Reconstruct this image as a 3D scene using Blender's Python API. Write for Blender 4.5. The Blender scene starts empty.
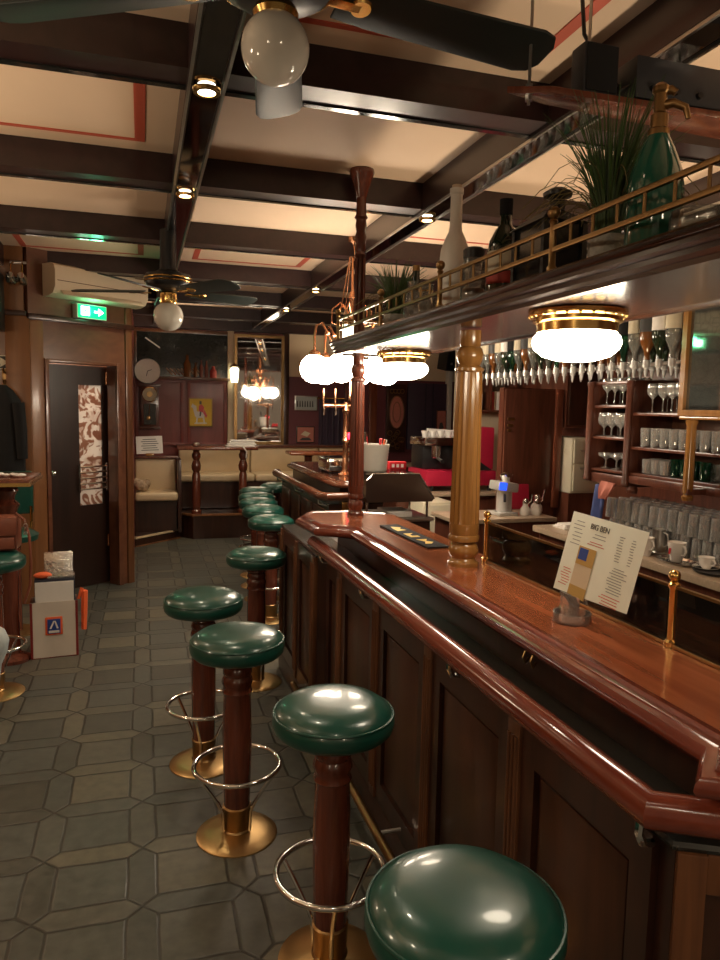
import bpy, bmesh, math, random
from mathutils import Vector, Matrix
PI = math.pi
scene = bpy.context.scene
COL = scene.collection
R = random.Random(7)

# ------------------------------------------------------------------ camera
cam_d = bpy.data.cameras.new('camera')
cam_d.sensor_fit = 'VERTICAL'
cam_d.sensor_height = 24.0
cam_d.lens = 24.0 * 720.0 / 960.0
cam_d.clip_start = 0.05
cam_d.clip_end = 60
cam = bpy.data.objects.new('camera', cam_d)
COL.objects.link(cam)
_Y = Vector(((142 - 360) / 720, -(403 - 480) / 720, -1)).normalized()
_X = Vector((2377 / 720, 25 / 720, -1))
_X = (_X - _Y * _X.dot(_Y)).normalized()
_Z = _X.cross(_Y)
_m = Matrix((_X, _Y, _Z)).to_4x4()
_m.translation = Vector((0, 0, 1.68))
cam.matrix_world = _m
scene.camera = cam

# ------------------------------------------------------------------ world and exposure
world = bpy.data.worlds.new('room_world')
scene.world = world
world.use_nodes = True
world.node_tree.nodes['Background'].inputs[0].default_value = (1.0, 0.70, 0.45, 1)
world.node_tree.nodes['Background'].inputs[1].default_value = 0.17
vs = scene.view_settings
vs.view_transform = 'Standard'
vs.look = 'None'
vs.gamma = 1
vs.use_curve_mapping = False
vs.exposure = 0.12
scene.cycles.max_bounces = 8
scene.cycles.transparent_max_bounces = 24
scene.cycles.sample_clamp_indirect = 4.0
scene.cycles.caustics_reflective = False
scene.cycles.caustics_refractive = False
LAMP = (1.0, 0.80, 0.55)
DOWN_W = 21.0        # ceiling downlights
FILL_W = 26.0     # added unseen point lamps behind and beside the camera, filling the room
UPFILL_W = 80.0     # added unseen spots aimed upward to brighten the ceiling
GLOBE_E = 34.0       # lit globes
DOME_E = 26.0        # canopy domes

# ------------------------------------------------------------------ materials
MATS = {}
def newmat(name):
    m = bpy.data.materials.new(name)
    m.use_nodes = True
    MATS[name] = m
    nt = m.node_tree
    return m, nt, nt.nodes['Principled BSDF']

def setin(b, **k):
    for n, v in k.items():
        n = n.replace('_', ' ')
        if n in b.inputs:
            b.inputs[n].default_value = v

def plain(name, col, rough=.5, metal=0.0, noise=0.12, nscale=30, coat=0.0, bump=0.0, spec=.5):
    m, nt, b = newmat(name)
    setin(b, Roughness=rough, Metallic=metal, Coat_Weight=coat, Coat_Roughness=.08, Specular_IOR_Level=spec)
    tc = nt.nodes.new('ShaderNodeTexCoord')
    nz = nt.nodes.new('ShaderNodeTexNoise'); nz.inputs['Scale'].default_value = nscale; nz.inputs['Detail'].default_value = 3
    nt.links.new(tc.outputs['Object'], nz.inputs['Vector'])
    mx = nt.nodes.new('ShaderNodeMix'); mx.data_type = 'RGBA'
    mx.inputs[6].default_value = (*[c * (1 - noise) for c in col], 1)
    mx.inputs[7].default_value = (*[min(1, c * (1 + noise)) for c in col], 1)
    nt.links.new(nz.outputs[0], mx.inputs[0])
    nt.links.new(mx.outputs[2], b.inputs['Base Color'])
    if bump:
        bp = nt.nodes.new('ShaderNodeBump'); bp.inputs['Strength'].default_value = bump; bp.inputs['Distance'].default_value = .01
        nt.links.new(nz.outputs[0], bp.inputs['Height']); nt.links.new(bp.outputs[0], b.inputs['Normal'])
    return m

def wood(name, c1, c2, axis='Z', rough=.3, scale=9, coat=.3):
    m, nt, b = newmat(name)
    setin(b, Roughness=rough, Coat_Weight=coat, Coat_Roughness=.12)
    tc = nt.nodes.new('ShaderNodeTexCoord')
    mp = nt.nodes.new('ShaderNodeMapping')
    s = [scale * 1.0] * 3
    s['XYZ'.index(axis)] = scale * .09
    mp.inputs['Scale'].default_value = s
    nt.links.new(tc.outputs['Object'], mp.inputs['Vector'])
    n1 = nt.nodes.new('ShaderNodeTexNoise'); n1.inputs['Scale'].default_value = 2.2; n1.inputs['Detail'].default_value = 6; n1.inputs['Distortion'].default_value = .8
    n2 = nt.nodes.new('ShaderNodeTexNoise'); n2.inputs['Scale'].default_value = 8; n2.inputs['Detail'].default_value = 3
    nt.links.new(mp.outputs[0], n1.inputs['Vector']); nt.links.new(mp.outputs[0], n2.inputs['Vector'])
    ad = nt.nodes.new('ShaderNodeMath'); ad.operation = 'MULTIPLY_ADD'; ad.inputs[1].default_value = .16
    nt.links.new(n2.outputs[0], ad.inputs[0]); nt.links.new(n1.outputs[0], ad.inputs[2])
    cr = nt.nodes.new('ShaderNodeValToRGB')
    cr.color_ramp.elements[0].position = .36; cr.color_ramp.elements[0].color = (*c1, 1)
    cr.color_ramp.elements[1].position = .74; cr.color_ramp.elements[1].color = (*c2, 1)
    nt.links.new(ad.outputs[0], cr.inputs[0]); nt.links.new(cr.outputs[0], b.inputs['Base Color'])
    return m

def emit(name, col, strength):
    m, nt, b = newmat(name)
    setin(b, Base_Color=(*col, 1), Roughness=.3, Emission_Color=(*col, 1), Emission_Strength=strength)
    return m

def clear(name, tint=(.93, .95, .94), refl=1.0, rough=.02, opaque=0.0, body=(0, 0, 0), blend=.35):
    """thin clear glass: tinted transparency plus fresnel reflection"""
    m = bpy.data.materials.new(name); m.use_nodes = True; MATS[name] = m
    nt = m.node_tree; nt.nodes.clear()
    out = nt.nodes.new('ShaderNodeOutputMaterial')
    tr = nt.nodes.new('ShaderNodeBsdfTransparent'); tr.inputs[0].default_value = (*tint, 1)
    gl = nt.nodes.new('ShaderNodeBsdfGlossy'); gl.inputs['Roughness'].default_value = rough
    gl.inputs[0].default_value = (refl, refl, refl, 1)
    lw = nt.nodes.new('ShaderNodeLayerWeight'); lw.inputs[0].default_value = blend
    mx = nt.nodes.new('ShaderNodeMixShader')
    nt.links.new(lw.outputs['Fresnel'], mx.inputs[0])
    last = tr
    if opaque:
        df = nt.nodes.new('ShaderNodeBsdfDiffuse'); df.inputs[0].default_value = (*body, 1)
        m2 = nt.nodes.new('ShaderNodeMixShader'); m2.inputs[0].default_value = opaque
        nt.links.new(tr.outputs[0], m2.inputs[1]); nt.links.new(df.outputs[0], m2.inputs[2]); last = m2
    nt.links.new(last.outputs[0], mx.inputs[1]); nt.links.new(gl.outputs[0], mx.inputs[2])
    nt.links.new(mx.outputs[0], out.inputs[0])
    return m

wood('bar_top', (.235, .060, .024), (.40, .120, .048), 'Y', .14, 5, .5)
wood('rail_wood', (.12, .021, .012), (.20, .042, .022), 'Y', .16, 8, .5)
wood('bar_dark', (.022, .007, .004), (.050, .017, .009), 'Z', .3, 8, .25)
wood('bar_panel', (.034, .011, .005), (.072, .026, .011), 'Z', .32, 6, .2)
wood('pilaster_wood', (.085, .030, .012), (.16, .062, .024), 'Z', .3, 12, .3)
wood('stool_wood', (.075, .016, .009), (.155, .042, .022), 'Z', .25, 14, .4)
wood('gold_wood', (.24, .105, .026), (.36, .17, .046), 'Z', .2, 10, .5)
wood('red_wood', (.11, .028, .015), (.22, .066, .034), 'Z', .22, 12, .5)
wood('panel_maroon', (.165, .028, .022), (.26, .056, .042), 'Z', .42, 4, .05)
wood('wall_orange', (.16, .060, .020), (.27, .115, .042), 'Z', .35, 3, .3)
wood('wall_brown', (.09, .030, .016), (.17, .066, .033), 'X', .3, 3, .35)
wood('canopy_wood', (.044, .017, .010), (.066, .026, .015), 'Y', .25, 5, .4)
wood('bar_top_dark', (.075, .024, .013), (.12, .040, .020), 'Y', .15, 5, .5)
wood('door_dark', (.014, .006, .004), (.026, .010, .006), 'Z', .35, 6, .15)
wood('beam_wood', (.016, .0055, .006), (.030, .011, .011), 'Y', .35, 6, .2)
wood('cab_wood', (.070, .020, .012), (.145, .048, .027), 'Z', .28, 10, .3)
wood('cab_wood_back', (.16, .062, .030), (.25, .105, .054), 'Z', .4, 6, .1)
plain('ceiling_paint', (.80, .585, .415), .75, noise=.05, nscale=2.5)
plain('border_red', (.55, .10, .055), .7, noise=.05)
plain('cream_paint', (.66, .52, .36), .7, noise=.05, nscale=3)
plain('maroon_paint', (.135, .030, .038), .5, noise=.06, nscale=3)
plain('brass', (.78, .50, .17), .2, 1.0, noise=.08)
plain('brass_aged', (.33, .20, .085), .34, 1.0, noise=.2, nscale=20)
plain('base_brass', (.50, .32, .14), .36, 1.0, noise=.12, nscale=12)
plain('copper', (.70, .36, .20), .25, 1.0, noise=.1)
plain('silver', (.60, .59, .57), .35, .5, noise=.05)
plain('ochre', (.52, .31, .085), .6, noise=.08)
plain('print_grey', (.30, .29, .27), .6)
plain('chrome', (.78, .78, .76), .12, 1.0, noise=.04)
plain('steel', (.52, .50, .47), .28, 1.0, noise=.08)
plain('green_leather', (.006, .058, .042), .30, noise=.15, nscale=14, coat=.35, bump=.06)
plain('cream_leather', (.62, .47, .29), .42, noise=.08, nscale=10)
plain('black_plastic', (.012, .012, .013), .35, noise=.1)
plain('blade_black', (.009, .015, .013), .5, noise=.2, nscale=8)
plain('dark_cloth', (.005, .005, .006), .9, noise=.3)
plain('amp_grey', (.030, .032, .038), .45, noise=.1)
plain('navy', (.018, .018, .035), .5, noise=.1)
plain('purple_dark', (.045, .028, .050), .5, noise=.1)
plain('white_paint', (.75, .72, .66), .45, noise=.04)
plain('white_plastic', (.62, .56, .42), .4, noise=.04)
plain('paper', (.88, .88, .76), .6, noise=.03)
plain('paper_white', (.82, .78, .74), .6, noise=.03)
plain('porcelain', (.82, .78, .72), .15, noise=.02, coat=.4)
plain('opal_glass', (.74, .70, .62), .12, noise=.03, coat=.6)
plain('ink', (.05, .05, .05), .6)
plain('ink_red', (.60, .12, .08), .6)
plain('orange_tape', (.85, .14, .04), .6, noise=.1)
plain('yellow', (.75, .50, .04), .55, noise=.08)
plain('red', (.55, .02, .03), .4, noise=.1)
plain('crimson', (.42, .012, .045), .4, noise=.08)
plain('blue', (.02, .06, .30), .5, noise=.08)
plain('blue_cloth', (.06, .09, .26), .85, noise=.15)
plain('pink_cloth', (.48, .17, .13), .85, noise=.15)
plain('worktop', (.40, .30, .21), .3, noise=.2, nscale=60)
plain('bag_leather', (.20, .058, .032), .38, noise=.2, nscale=18, coat=.2)
plain('bag_white', (.68, .60, .52), .5, noise=.06, nscale=8, bump=.25)
plain('bag_red', (.20, .012, .012), .5)
plain('foil', (.62, .60, .58), .22, 1.0, noise=.3, nscale=25, bump=.8)
plain('grey_cloth', (.42, .46, .46), .9, noise=.12, nscale=50)
plain('fur', (.42, .30, .20), .9, noise=.9, nscale=22, bump=1.0)
plain('leaf', (.055, .115, .028), .45, noise=.45, nscale=9)
plain('leaf_dry', (.20, .16, .06), .6, noise=.3, nscale=9)
plain('stone_pot', (.45, .44, .39), .5, noise=.5, nscale=70, bump=.5)
plain('ledge_stone', (.018, .019, .017), .22, noise=.3, nscale=20, coat=.25)
plain('frosted', (.84, .80, .72), .35, noise=.05, coat=.2)
plain('dark_bottle', (.012, .022, .010), .08, noise=.2, coat=.6)
plain('amber_bottle', (.16, .055, .012), .08, noise=.2, coat=.5)
plain('label_cream', (.62, .55, .40), .6)
plain('label_red', (.45, .05, .035), .6)
plain('siphon_green', (.022, .125, .085), .10, noise=.2, nscale=8, coat=.7)
plain('mirror_dark', (.17, .15, .145), .06, 1.0, noise=.05)
plain('mirror', (.72, .70, .67), .03, 1.0, noise=.02)
plain('smoke_panel', (.022, .024, .022), .10, noise=.2, coat=.7)
plain('hood_steel', (.28, .235, .22), .14, 1.0, noise=.06)
clear('glass')
clear('glass_ware', (.99, .99, .985), 1.0, .04, .27, (.95, .93, .89), .55)
clear('glass_smoke', (.42, .40, .36), .8, .03, .10, (.05, .045, .04))
clear('glass_green', (.30, .62, .42), 1.0, .03, .12, (.02, .16, .09))
clear('acrylic', (.95, .93, .91), 1.0, .02, .22, (.92, .80, .74))
clear('crystal', (.80, .80, .76), 1.0, .08, .22, (.55, .55, .50))
emit('lamp_glass', (1.0, .86, .66), DOME_E)
emit('globe_lit', (1.0, .85, .66), GLOBE_E)
emit('down_lit', (1.0, .95, .78), 18)
emit('exit_green', (.0, .50, .13), 2.0)
emit('exit_white', (.75, 1.0, .88), 6)
emit('blue_screen', (.02, .08, 1.0), 1.6)
emit('red_led', (1.0, .03, .08), 3)
emit('lantern_lit', (.95, .92, .62), 5)

def etched(name):
    m, nt, b = newmat(name)
    setin(b, Roughness=.04, Metallic=.85, Coat_Weight=.5, Coat_Roughness=.02)
    tc = nt.nodes.new('ShaderNodeTexCoord')
    vo = nt.nodes.new('ShaderNodeTexVoronoi'); vo.inputs['Scale'].default_value = 22; vo.feature = 'DISTANCE_TO_EDGE'
    nt.links.new(tc.outputs['Object'], vo.inputs['Vector'])
    cr = nt.nodes.new('ShaderNodeValToRGB')
    cr.color_ramp.elements[0].position = .03; cr.color_ramp.elements[0].color = (.24, .265, .25, 1)
    cr.color_ramp.elements[1].position = .12; cr.color_ramp.elements[1].color = (.30, .33, .31, 1)
    nt.links.new(vo.outputs[0], cr.inputs[0]); nt.links.new(cr.outputs[0], b.inputs['Base Color'])
    return m
etched('etched_glass')

def lacquer(name):
    """frosted door pane with clear scroll ornament"""
    m = bpy.data.materials.new(name); m.use_nodes = True; MATS[name] = m
    nt = m.node_tree; nt.nodes.clear()
    out = nt.nodes.new('ShaderNodeOutputMaterial')
    tc = nt.nodes.new('ShaderNodeTexCoord')
    wv = nt.nodes.new('ShaderNodeTexNoise'); wv.inputs['Scale'].default_value = 7; wv.inputs['Distortion'].default_value = 3.0; wv.inputs['Detail'].default_value = 1
    nt.links.new(tc.outputs['Object'], wv.inputs['Vector'])
    cr = nt.nodes.new('ShaderNodeValToRGB'); cr.color_ramp.interpolation = 'EASE'
    cr.color_ramp.elements[0].position = .47; cr.color_ramp.elements[0].color = (.9, .86, .8, 1)
    cr.color_ramp.elements[1].position = .55; cr.color_ramp.elements[1].color = (.42, .24, .17, 1)
    nt.links.new(wv.outputs[0], cr.inputs[0])
    tl = nt.nodes.new('ShaderNodeBsdfTranslucent'); df = nt.nodes.new('ShaderNodeBsdfDiffuse')
    nt.links.new(cr.outputs[0], tl.inputs[0]); nt.links.new(cr.outputs[0], df.inputs[0])
    mx = nt.nodes.new('ShaderNodeMixShader'); mx.inputs[0].default_value = .3
    nt.links.new(tl.outputs[0], mx.inputs[1]); nt.links.new(df.outputs[0], mx.inputs[2])
    gl = nt.nodes.new('ShaderNodeBsdfGlossy'); gl.inputs['Roughness'].default_value = .1
    m2 = nt.nodes.new('ShaderNodeMixShader'); m2.inputs[0].default_value = .08
    nt.links.new(mx.outputs[0], m2.inputs[1]); nt.links.new(gl.outputs[0], m2.inputs[2])
    nt.links.new(m2.outputs[0], out.inputs[0])
lacquer('frosted_pane')

def floor_mat():
    m, nt, b = newmat('floor_tiles')
    N = nt.nodes.new; L = nt.links.new
    def mth(op, a, c=None, d=None):
        n = N('ShaderNodeMath'); n.operation = op
        for i, v in enumerate((a, c, d)):
            if v is None: continue
            if isinstance(v, (int, float)): n.inputs[i].default_value = v
            else: L(v, n.inputs[i])
        return n.outputs[0]
    tc = N('ShaderNodeTexCoord'); sp = N('ShaderNodeSeparateXYZ'); L(tc.outputs['Object'], sp.inputs[0])
    # slight waviness of the hand-made tiles
    nz = N('ShaderNodeTexNoise'); nz.inputs['Scale'].default_value = 7; L(tc.outputs['Object'], nz.inputs['Vector'])
    wob = mth('MULTIPLY', mth('SUBTRACT', nz.outputs[0], .5), .035)
    u = mth('ADD', mth('DIVIDE', mth('ADD', sp.outputs[0], .015), .345), wob)
    v = mth('ADD', mth('DIVIDE', mth('SUBTRACT', sp.outputs[1], 2.366), .334), wob)
    fu = mth('FRACT', u); fv = mth('FRACT', v)
    a = mth('ABSOLUTE', mth('SUBTRACT', fu, .5)); c = mth('ABSOLUTE', mth('SUBTRACT', fv, .5))
    mm = mth('MAXIMUM', a, c)
    W = .352
    d1 = mth('ABSOLUTE', mth('SUBTRACT', mm, W))
    strip = mth('GREATER_THAN', mm, W)
    d2 = mth('ADD', mth('MULTIPLY', mth('ABSOLUTE', mth('SUBTRACT', a, c)), .7), mth('MULTIPLY', mth('SUBTRACT', 1, strip), 9))
    dist = mth('MINIMUM', d1, d2)
    gr = N('ShaderNodeMapRange'); L(dist, gr.inputs[0]); gr.inputs[1].default_value = .008; gr.inputs[2].default_value = .022
    # tile ids
    horiz = mth('GREATER_THAN', c, a)
    idu_s = mth('FLOOR', u); idv_s = mth('FLOOR', v)
    ru = mth('ROUND', u); rv = mth('ROUND', v)
    hu = mth('ADD', mth('MULTIPLY', horiz, idu_s), mth('MULTIPLY', mth('SUBTRACT', 1, horiz), mth('ADD', ru, .37)))
    hv = mth('ADD', mth('MULTIPLY', horiz, mth('ADD', rv, .61)), mth('MULTIPLY', mth('SUBTRACT', 1, horiz), idv_s))
    iu = mth('ADD', mth('MULTIPLY', strip, hu), mth('MULTIPLY', mth('SUBTRACT', 1, strip), idu_s))
    iv = mth('ADD', mth('MULTIPLY', strip, hv), mth('MULTIPLY', mth('SUBTRACT', 1, strip), idv_s))
    cb = N('ShaderNodeCombineXYZ'); L(iu, cb.inputs[0]); L(iv, cb.inputs[1])
    wn = N('ShaderNodeTexWhiteNoise'); wn.noise_dimensions = '2D'; L(cb.outputs[0], wn.inputs['Vector'])
    cr = N('ShaderNodeValToRGB')
    els = cr.color_ramp.elements
    els[0].position = 0; els[0].color = (.062, .057, .045, 1)
    els[1].position = 1; els[1].color = (.118, .105, .074, 1)
    for p, col in ((.35, (.073, .074, .064, 1)), (.7, (.092, .086, .068, 1))):
        e = els.new(p); e.color = col
    L(wn.outputs[0], cr.inputs[0])
    n2 = N('ShaderNodeTexNoise'); n2.inputs['Scale'].default_value = 22; n2.inputs['Detail'].default_value = 6; L(tc.outputs['Object'], n2.inputs['Vector'])
    mr = N('ShaderNodeMapRange'); L(n2.outputs[0], mr.inputs[0]); mr.inputs[1].default_value = .3; mr.inputs[2].default_value = .7; mr.inputs[3].default_value = .72; mr.inputs[4].default_value = 1.2
    mul = N('ShaderNodeMix'); mul.data_type = 'RGBA'; mul.blend_type = 'MULTIPLY'; mul.inputs[0].default_value = 1
    L(cr.outputs[0], mul.inputs[6]); L(mr.outputs[0], mul.inputs[7])
    fin = N('ShaderNodeMix'); fin.data_type = 'RGBA'; fin.inputs[6].default_value = (.026, .022, .016, 1)
    L(gr.outputs[0], fin.inputs[0]); L(mul.outputs[2], fin.inputs[7])
    L(fin.outputs[2], b.inputs['Base Color'])
    rr = mth('MULTIPLY_ADD', n2.outputs[0], .25, .30); L(rr, b.inputs['Roughness'])
    hh = mth('ADD', gr.outputs[0], mth('MULTIPLY', n2.outputs[0], .25))
    bp = N('ShaderNodeBump'); bp.inputs['Strength'].default_value = .35; bp.inputs['Distance'].default_value = .008
    L(hh, bp.inputs['Height']); L(bp.outputs[0], b.inputs['Normal'])
floor_mat()

# ------------------------------------------------------------------ helpers
class B:
    """collects shapes in one bmesh; build() links them as one mesh object"""
    def __init__(s, M=None):
        s.bm = bmesh.new(); s.M = M or Matrix.Identity(4)
    def _v(s, p): return s.bm.verts.new(s.M @ Vector(p))
    def box(s, x0, x1, y0, y1, z0, z1, bev=0.0, seg=2):
        t = bmesh.new()
        bmesh.ops.create_cube(t, size=1)
        for v in t.verts:
            v.co = Vector(((x0 + x1) / 2 + v.co.x * (x1 - x0), (y0 + y1) / 2 + v.co.y * (y1 - y0), (z0 + z1) / 2 + v.co.z * (z1 - z0)))
        if bev: bmesh.ops.bevel(t, geom=list(t.edges), offset=bev, segments=seg, affect='EDGES', profile=.6)
        return s._merge(t)
    def _merge(s, t):
        mp = {v: s._v(v.co) for v in t.verts}
        for f in t.faces:
            try: s.bm.faces.new([mp[v] for v in f.verts])
            except ValueError: pass
        t.free(); return s
    def lathe(s, prof, c=(0, 0, 0), seg=24, rot=None, flute=0.0, nfl=0, caps=True):
        """profile of (r, z) turned about a vertical axis at c"""
        c = Vector(c); rings = []
        for r, z in prof:
            ring = []
            if r < 1e-5:
                p = Vector((0, 0, z))
                if rot: p = rot @ p
                ring = [s._v(c + p)]
            else:
                for i in range(seg):
                    a = 2 * PI * i / seg
                    rr = r
                    if flute and i % 2: rr = r * (1 - flute)
                    p = Vector((rr * math.cos(a), rr * math.sin(a), z))
                    if rot: p = rot @ p
                    ring.append(s._v(c + p))
            rings.append(ring)
        for a, b in zip(rings, rings[1:]):
            if len(a) == 1 and len(b) == 1: continue
            if len(a) == 1:
                for i in range(seg): s.bm.faces.new((a[0], b[i], b[(i + 1) % seg]))
            elif len(b) == 1:
                for i in range(seg): s.bm.faces.new((a[i], b[0], a[(i + 1) % seg]))
            else:
                for i in range(seg): s.bm.faces.new((a[i], a[(i + 1) % seg], b[(i + 1) % seg], b[i]))
        for ring in (rings[0], rings[-1]) if caps else ():
            if len(ring) > 2:
                try: s.bm.faces.new(ring)
                except ValueError: pass
        return s
    def tube(s, pts, r, seg=10, closed=False, caps=True):
        pts = [Vector(p) for p in pts]; n = len(pts); rings = []
        rs = r if isinstance(r, (list, tuple)) else [r] * n
        up = None
        for i, p in enumerate(pts):
            if closed: d = pts[(i + 1) % n] - pts[i - 1]
            else: d = pts[min(i + 1, n - 1)] - pts[max(i - 1, 0)]
            d.normalize()
            if up is None:
                up = Vector((0, 0, 1)) if abs(d.z) < .9 else Vector((1, 0, 0))
            a = d.cross(up)
            if a.length < 1e-4: a = d.cross(Vector((0, 1, 0)))
            a.normalize(); b = a.cross(d).normalized(); up = b
            rings.append([s._v(p + rs[i] * (math.cos(2 * PI * k / seg) * a + math.sin(2 * PI * k / seg) * b)) for k in range(seg)])
        m = n if closed else n - 1
        for i in range(m):
            A, C = rings[i], rings[(i + 1) % n]
            for k in range(seg): s.bm.faces.new((A[k], A[(k + 1) % seg], C[(k + 1) % seg], C[k]))
        if caps and not closed:
            s.bm.faces.new(rings[0]); s.bm.faces.new(rings[-1])
        return s
    def ring(s, c, R_, r, seg=40, rseg=10, axis='Z'):
        pts = []
        for i in range(seg):
            a = 2 * PI * i / seg
            if axis == 'Z': pts.append((c[0] + R_ * math.cos(a), c[1] + R_ * math.sin(a), c[2]))
            elif axis == 'Y': pts.append((c[0] + R_ * math.cos(a), c[1], c[2] + R_ * math.sin(a)))
            else: pts.append((c[0], c[1] + R_ * math.cos(a), c[2] + R_ * math.sin(a)))
        return s.tube(pts, r, rseg, closed=True)
    def ball(s, c, r, seg=16, sz=1.0, sx=1.0, sy=1.0):
        n = seg // 2; rings = []
        for j in range(n + 1):
            t = PI * j / n
            if j in (0, n): rings.append([s._v((c[0], c[1], c[2] + r * sz * math.cos(t)))])
            else: rings.append([s._v((c[0] + r * sx * math.sin(t) * math.cos(2 * PI * i / seg), c[1] + r * sy * math.sin(t) * math.sin(2 * PI * i / seg), c[2] + r * sz * math.cos(t))) for i in range(seg)])
        for a, b in zip(rings, rings[1:]):
            for i in range(seg):
                k = (i + 1) % seg
                if len(a) == 1: s.bm.faces.new((a[0], b[i], b[k]))
                elif len(b) == 1: s.bm.faces.new((a[i], b[0], a[k]))
                else: s.bm.faces.new((a[i], b[i], b[k], a[k]))
        return s
    def prism(s, poly, z0, z1, bev=0.0):
        t = bmesh.new()
        lo = [t.verts.new((x, y, z0)) for x, y in poly]; hi = [t.verts.new((x, y, z1)) for x, y in poly]
        n = len(poly)
        t.faces.new(lo[::-1]); t.faces.new(hi)
        for i in range(n): t.faces.new((lo[i], lo[(i + 1) % n], hi[(i + 1) % n], hi[i]))
        if bev: bmesh.ops.bevel(t, geom=[e for e in t.edges if abs(e.verts[0].co.z - e.verts[1].co.z) < 1e-6], offset=bev, segments=3, affect='EDGES', profile=.6)
        return s._merge(t)
    def sweep(s, prof, path, inward=1):
        """profile of (out, z) carried along a plan path of (x, y); out is measured to the path's left side times inward"""
        n = len(path); rings = []
        P = [Vector((p[0], p[1])) for p in path]
        for i in range(n):
            ds = []
            if i > 0: ds.append((P[i] - P[i - 1]).normalized())
            if i < n - 1: ds.append((P[i + 1] - P[i]).normalized())
            nrm = Vector((0, 0))
            for d in ds: nrm += Vector((-d.y, d.x))
            nrm.normalize()
            k = 1.0 / max(.3, nrm.dot(Vector((-ds[0].y, ds[0].x))))
            rings.append([s._v((P[i].x + nrm.x * o * k * inward, P[i].y + nrm.y * o * k * inward, z)) for o, z in prof])
        m = len(prof)
        for a, b in zip(rings, rings[1:]):
            for k in range(m):
                s.bm.faces.new((a[k], a[(k + 1) % m], b[(k + 1) % m], b[k]))
        s.bm.faces.new(rings[0]); s.bm.faces.new(rings[-1])
        return s
    def poly(s, pts, thick=None):
        """flat polygon; with a thickness it becomes a thin slab"""
        pts = [Vector(p) for p in pts]
        n = (pts[1] - pts[0]).cross(pts[-1] - pts[0]).normalized()
        a = [s._v(p) for p in pts]
        s.bm.faces.new(a)
        if thick:
            b = [s._v(p - n * thick) for p in pts]
            s.bm.faces.new(b[::-1])
            k = len(pts)
            for i in range(k): s.bm.faces.new((a[i], b[i], b[(i + 1) % k], a[(i + 1) % k]))
        return s
    def frame(s, axis, a0, a1, b0, b1, d0, d1, w, w2=None):
        """one closed rectangular frame; axis 'x' spans (y, z), axis 'y' spans (x, z)"""
        w2 = w2 or w
        o = [(a0, b0), (a1, b0), (a1, b1), (a0, b1)]; i = [(a0 + w, b0 + w2), (a1 - w, b0 + w2), (a1 - w, b1 - w2), (a0 + w, b1 - w2)]
        f = (lambda a, b, d: (d, a, b)) if axis == 'x' else (lambda a, b, d: (a, d, b))
        V = [[s._v(f(a, b, d)) for a, b in pts] for pts, d in ((o, d0), (i, d0), (i, d1), (o, d1))]
        for k in range(4):
            for r in range(4):
                A, C = V[r], V[(r + 1) % 4]
                s.bm.faces.new((A[k], A[(k + 1) % 4], C[(k + 1) % 4], C[k]))
        return s
    def build(s, name, mat, parent=None, smooth=True, local=False):
        bm = s.bm
        bmesh.ops.recalc_face_normals(bm, faces=bm.faces)
        if parent is not None and not local:
            off = wloc(parent)
            for v in bm.verts: v.co -= off
        me = bpy.data.meshes.new(name); bm.to_mesh(me); bm.free()
        me.materials.append(MATS[mat])
        if smooth and len(me.polygons):
            me.polygons.foreach_set('use_smooth', [True] * len(me.polygons))
            me.set_sharp_from_angle(angle=math.radians(38))
        o = bpy.data.objects.new(name, me); COL.objects.link(o)
        if parent is not None: o.parent = parent
        return o

def wloc(o):
    v = Vector((0, 0, 0))
    while o is not None:
        v += o.location; o = o.parent
    return v

def tag(o, label, cat, group=None, kind=None):
    if label: o['label'] = label
    if cat: o['category'] = cat
    if group: o['group'] = group
    if kind: o['kind'] = kind
    return o

def thing(name, loc, label, cat, group=None):
    o = bpy.data.objects.new(name, None); o.empty_display_size = .1
    COL.objects.link(o); o.location = loc
    return tag(o, label, cat, group)

def struct(o):
    o['kind'] = 'structure'; return o

def copy_tree(o, loc, rz=0.0, label=None, group=None, scale=None):
    def rec(src, parent):
        c = src.copy(); COL.objects.link(c)
        if parent is not None: c.parent = parent
        for ch in [k for k in KIDS.get(src.name, [])]: rec(ch, c)
        return c
    KIDS = {}
    def walk(p):
        KIDS[p.name] = list(p.children)
        for ch in p.children: walk(ch)
    walk(o)
    c = rec(o, None)
    c.location = loc; c.rotation_euler = (0, 0, rz)
    if label: c['label'] = label
    if group: c['group'] = group
    if scale: c.scale = scale
    return c

def text(name, body, size, M, mat, parent=None, align='CENTER', depth=.0006):
    cu = bpy.data.curves.new(name, 'FONT'); cu.body = body; cu.size = size; cu.align_x = align; cu.align_y = 'CENTER'; cu.extrude = depth
    cu.materials.append(MATS[mat])
    tmp = bpy.data.objects.new(name + '_outline', cu); COL.objects.link(tmp)
    me = bpy.data.meshes.new_from_object(tmp.evaluated_get(bpy.context.evaluated_depsgraph_get()))
    bpy.data.objects.remove(tmp)
    o = bpy.data.objects.new(name, me); COL.objects.link(o)
    if parent is not None:
        M = M.copy(); M.translation = M.translation - wloc(parent); o.parent = parent
    o.matrix_local = M
    return o

def frame_m(origin, xax, yax):
    x = Vector(xax).normalized(); y = Vector(yax); y = (y - x * y.dot(x)).normalized(); z = x.cross(y)
    M = Matrix((x, y, z)).transposed().to_4x4(); M.translation = Vector(origin); return M

def point_light(name, loc, watts, col=LAMP, rad=.05, parent=None):
    d = bpy.data.lights.new(name, 'POINT'); d.energy = watts; d.color = col; d.shadow_soft_size = rad
    o = bpy.data.objects.new(name, d); COL.objects.link(o)
    if parent is not None: o.parent = parent; o.location = Vector(loc) - wloc(parent)
    else: o.location = loc
    return o

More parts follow.
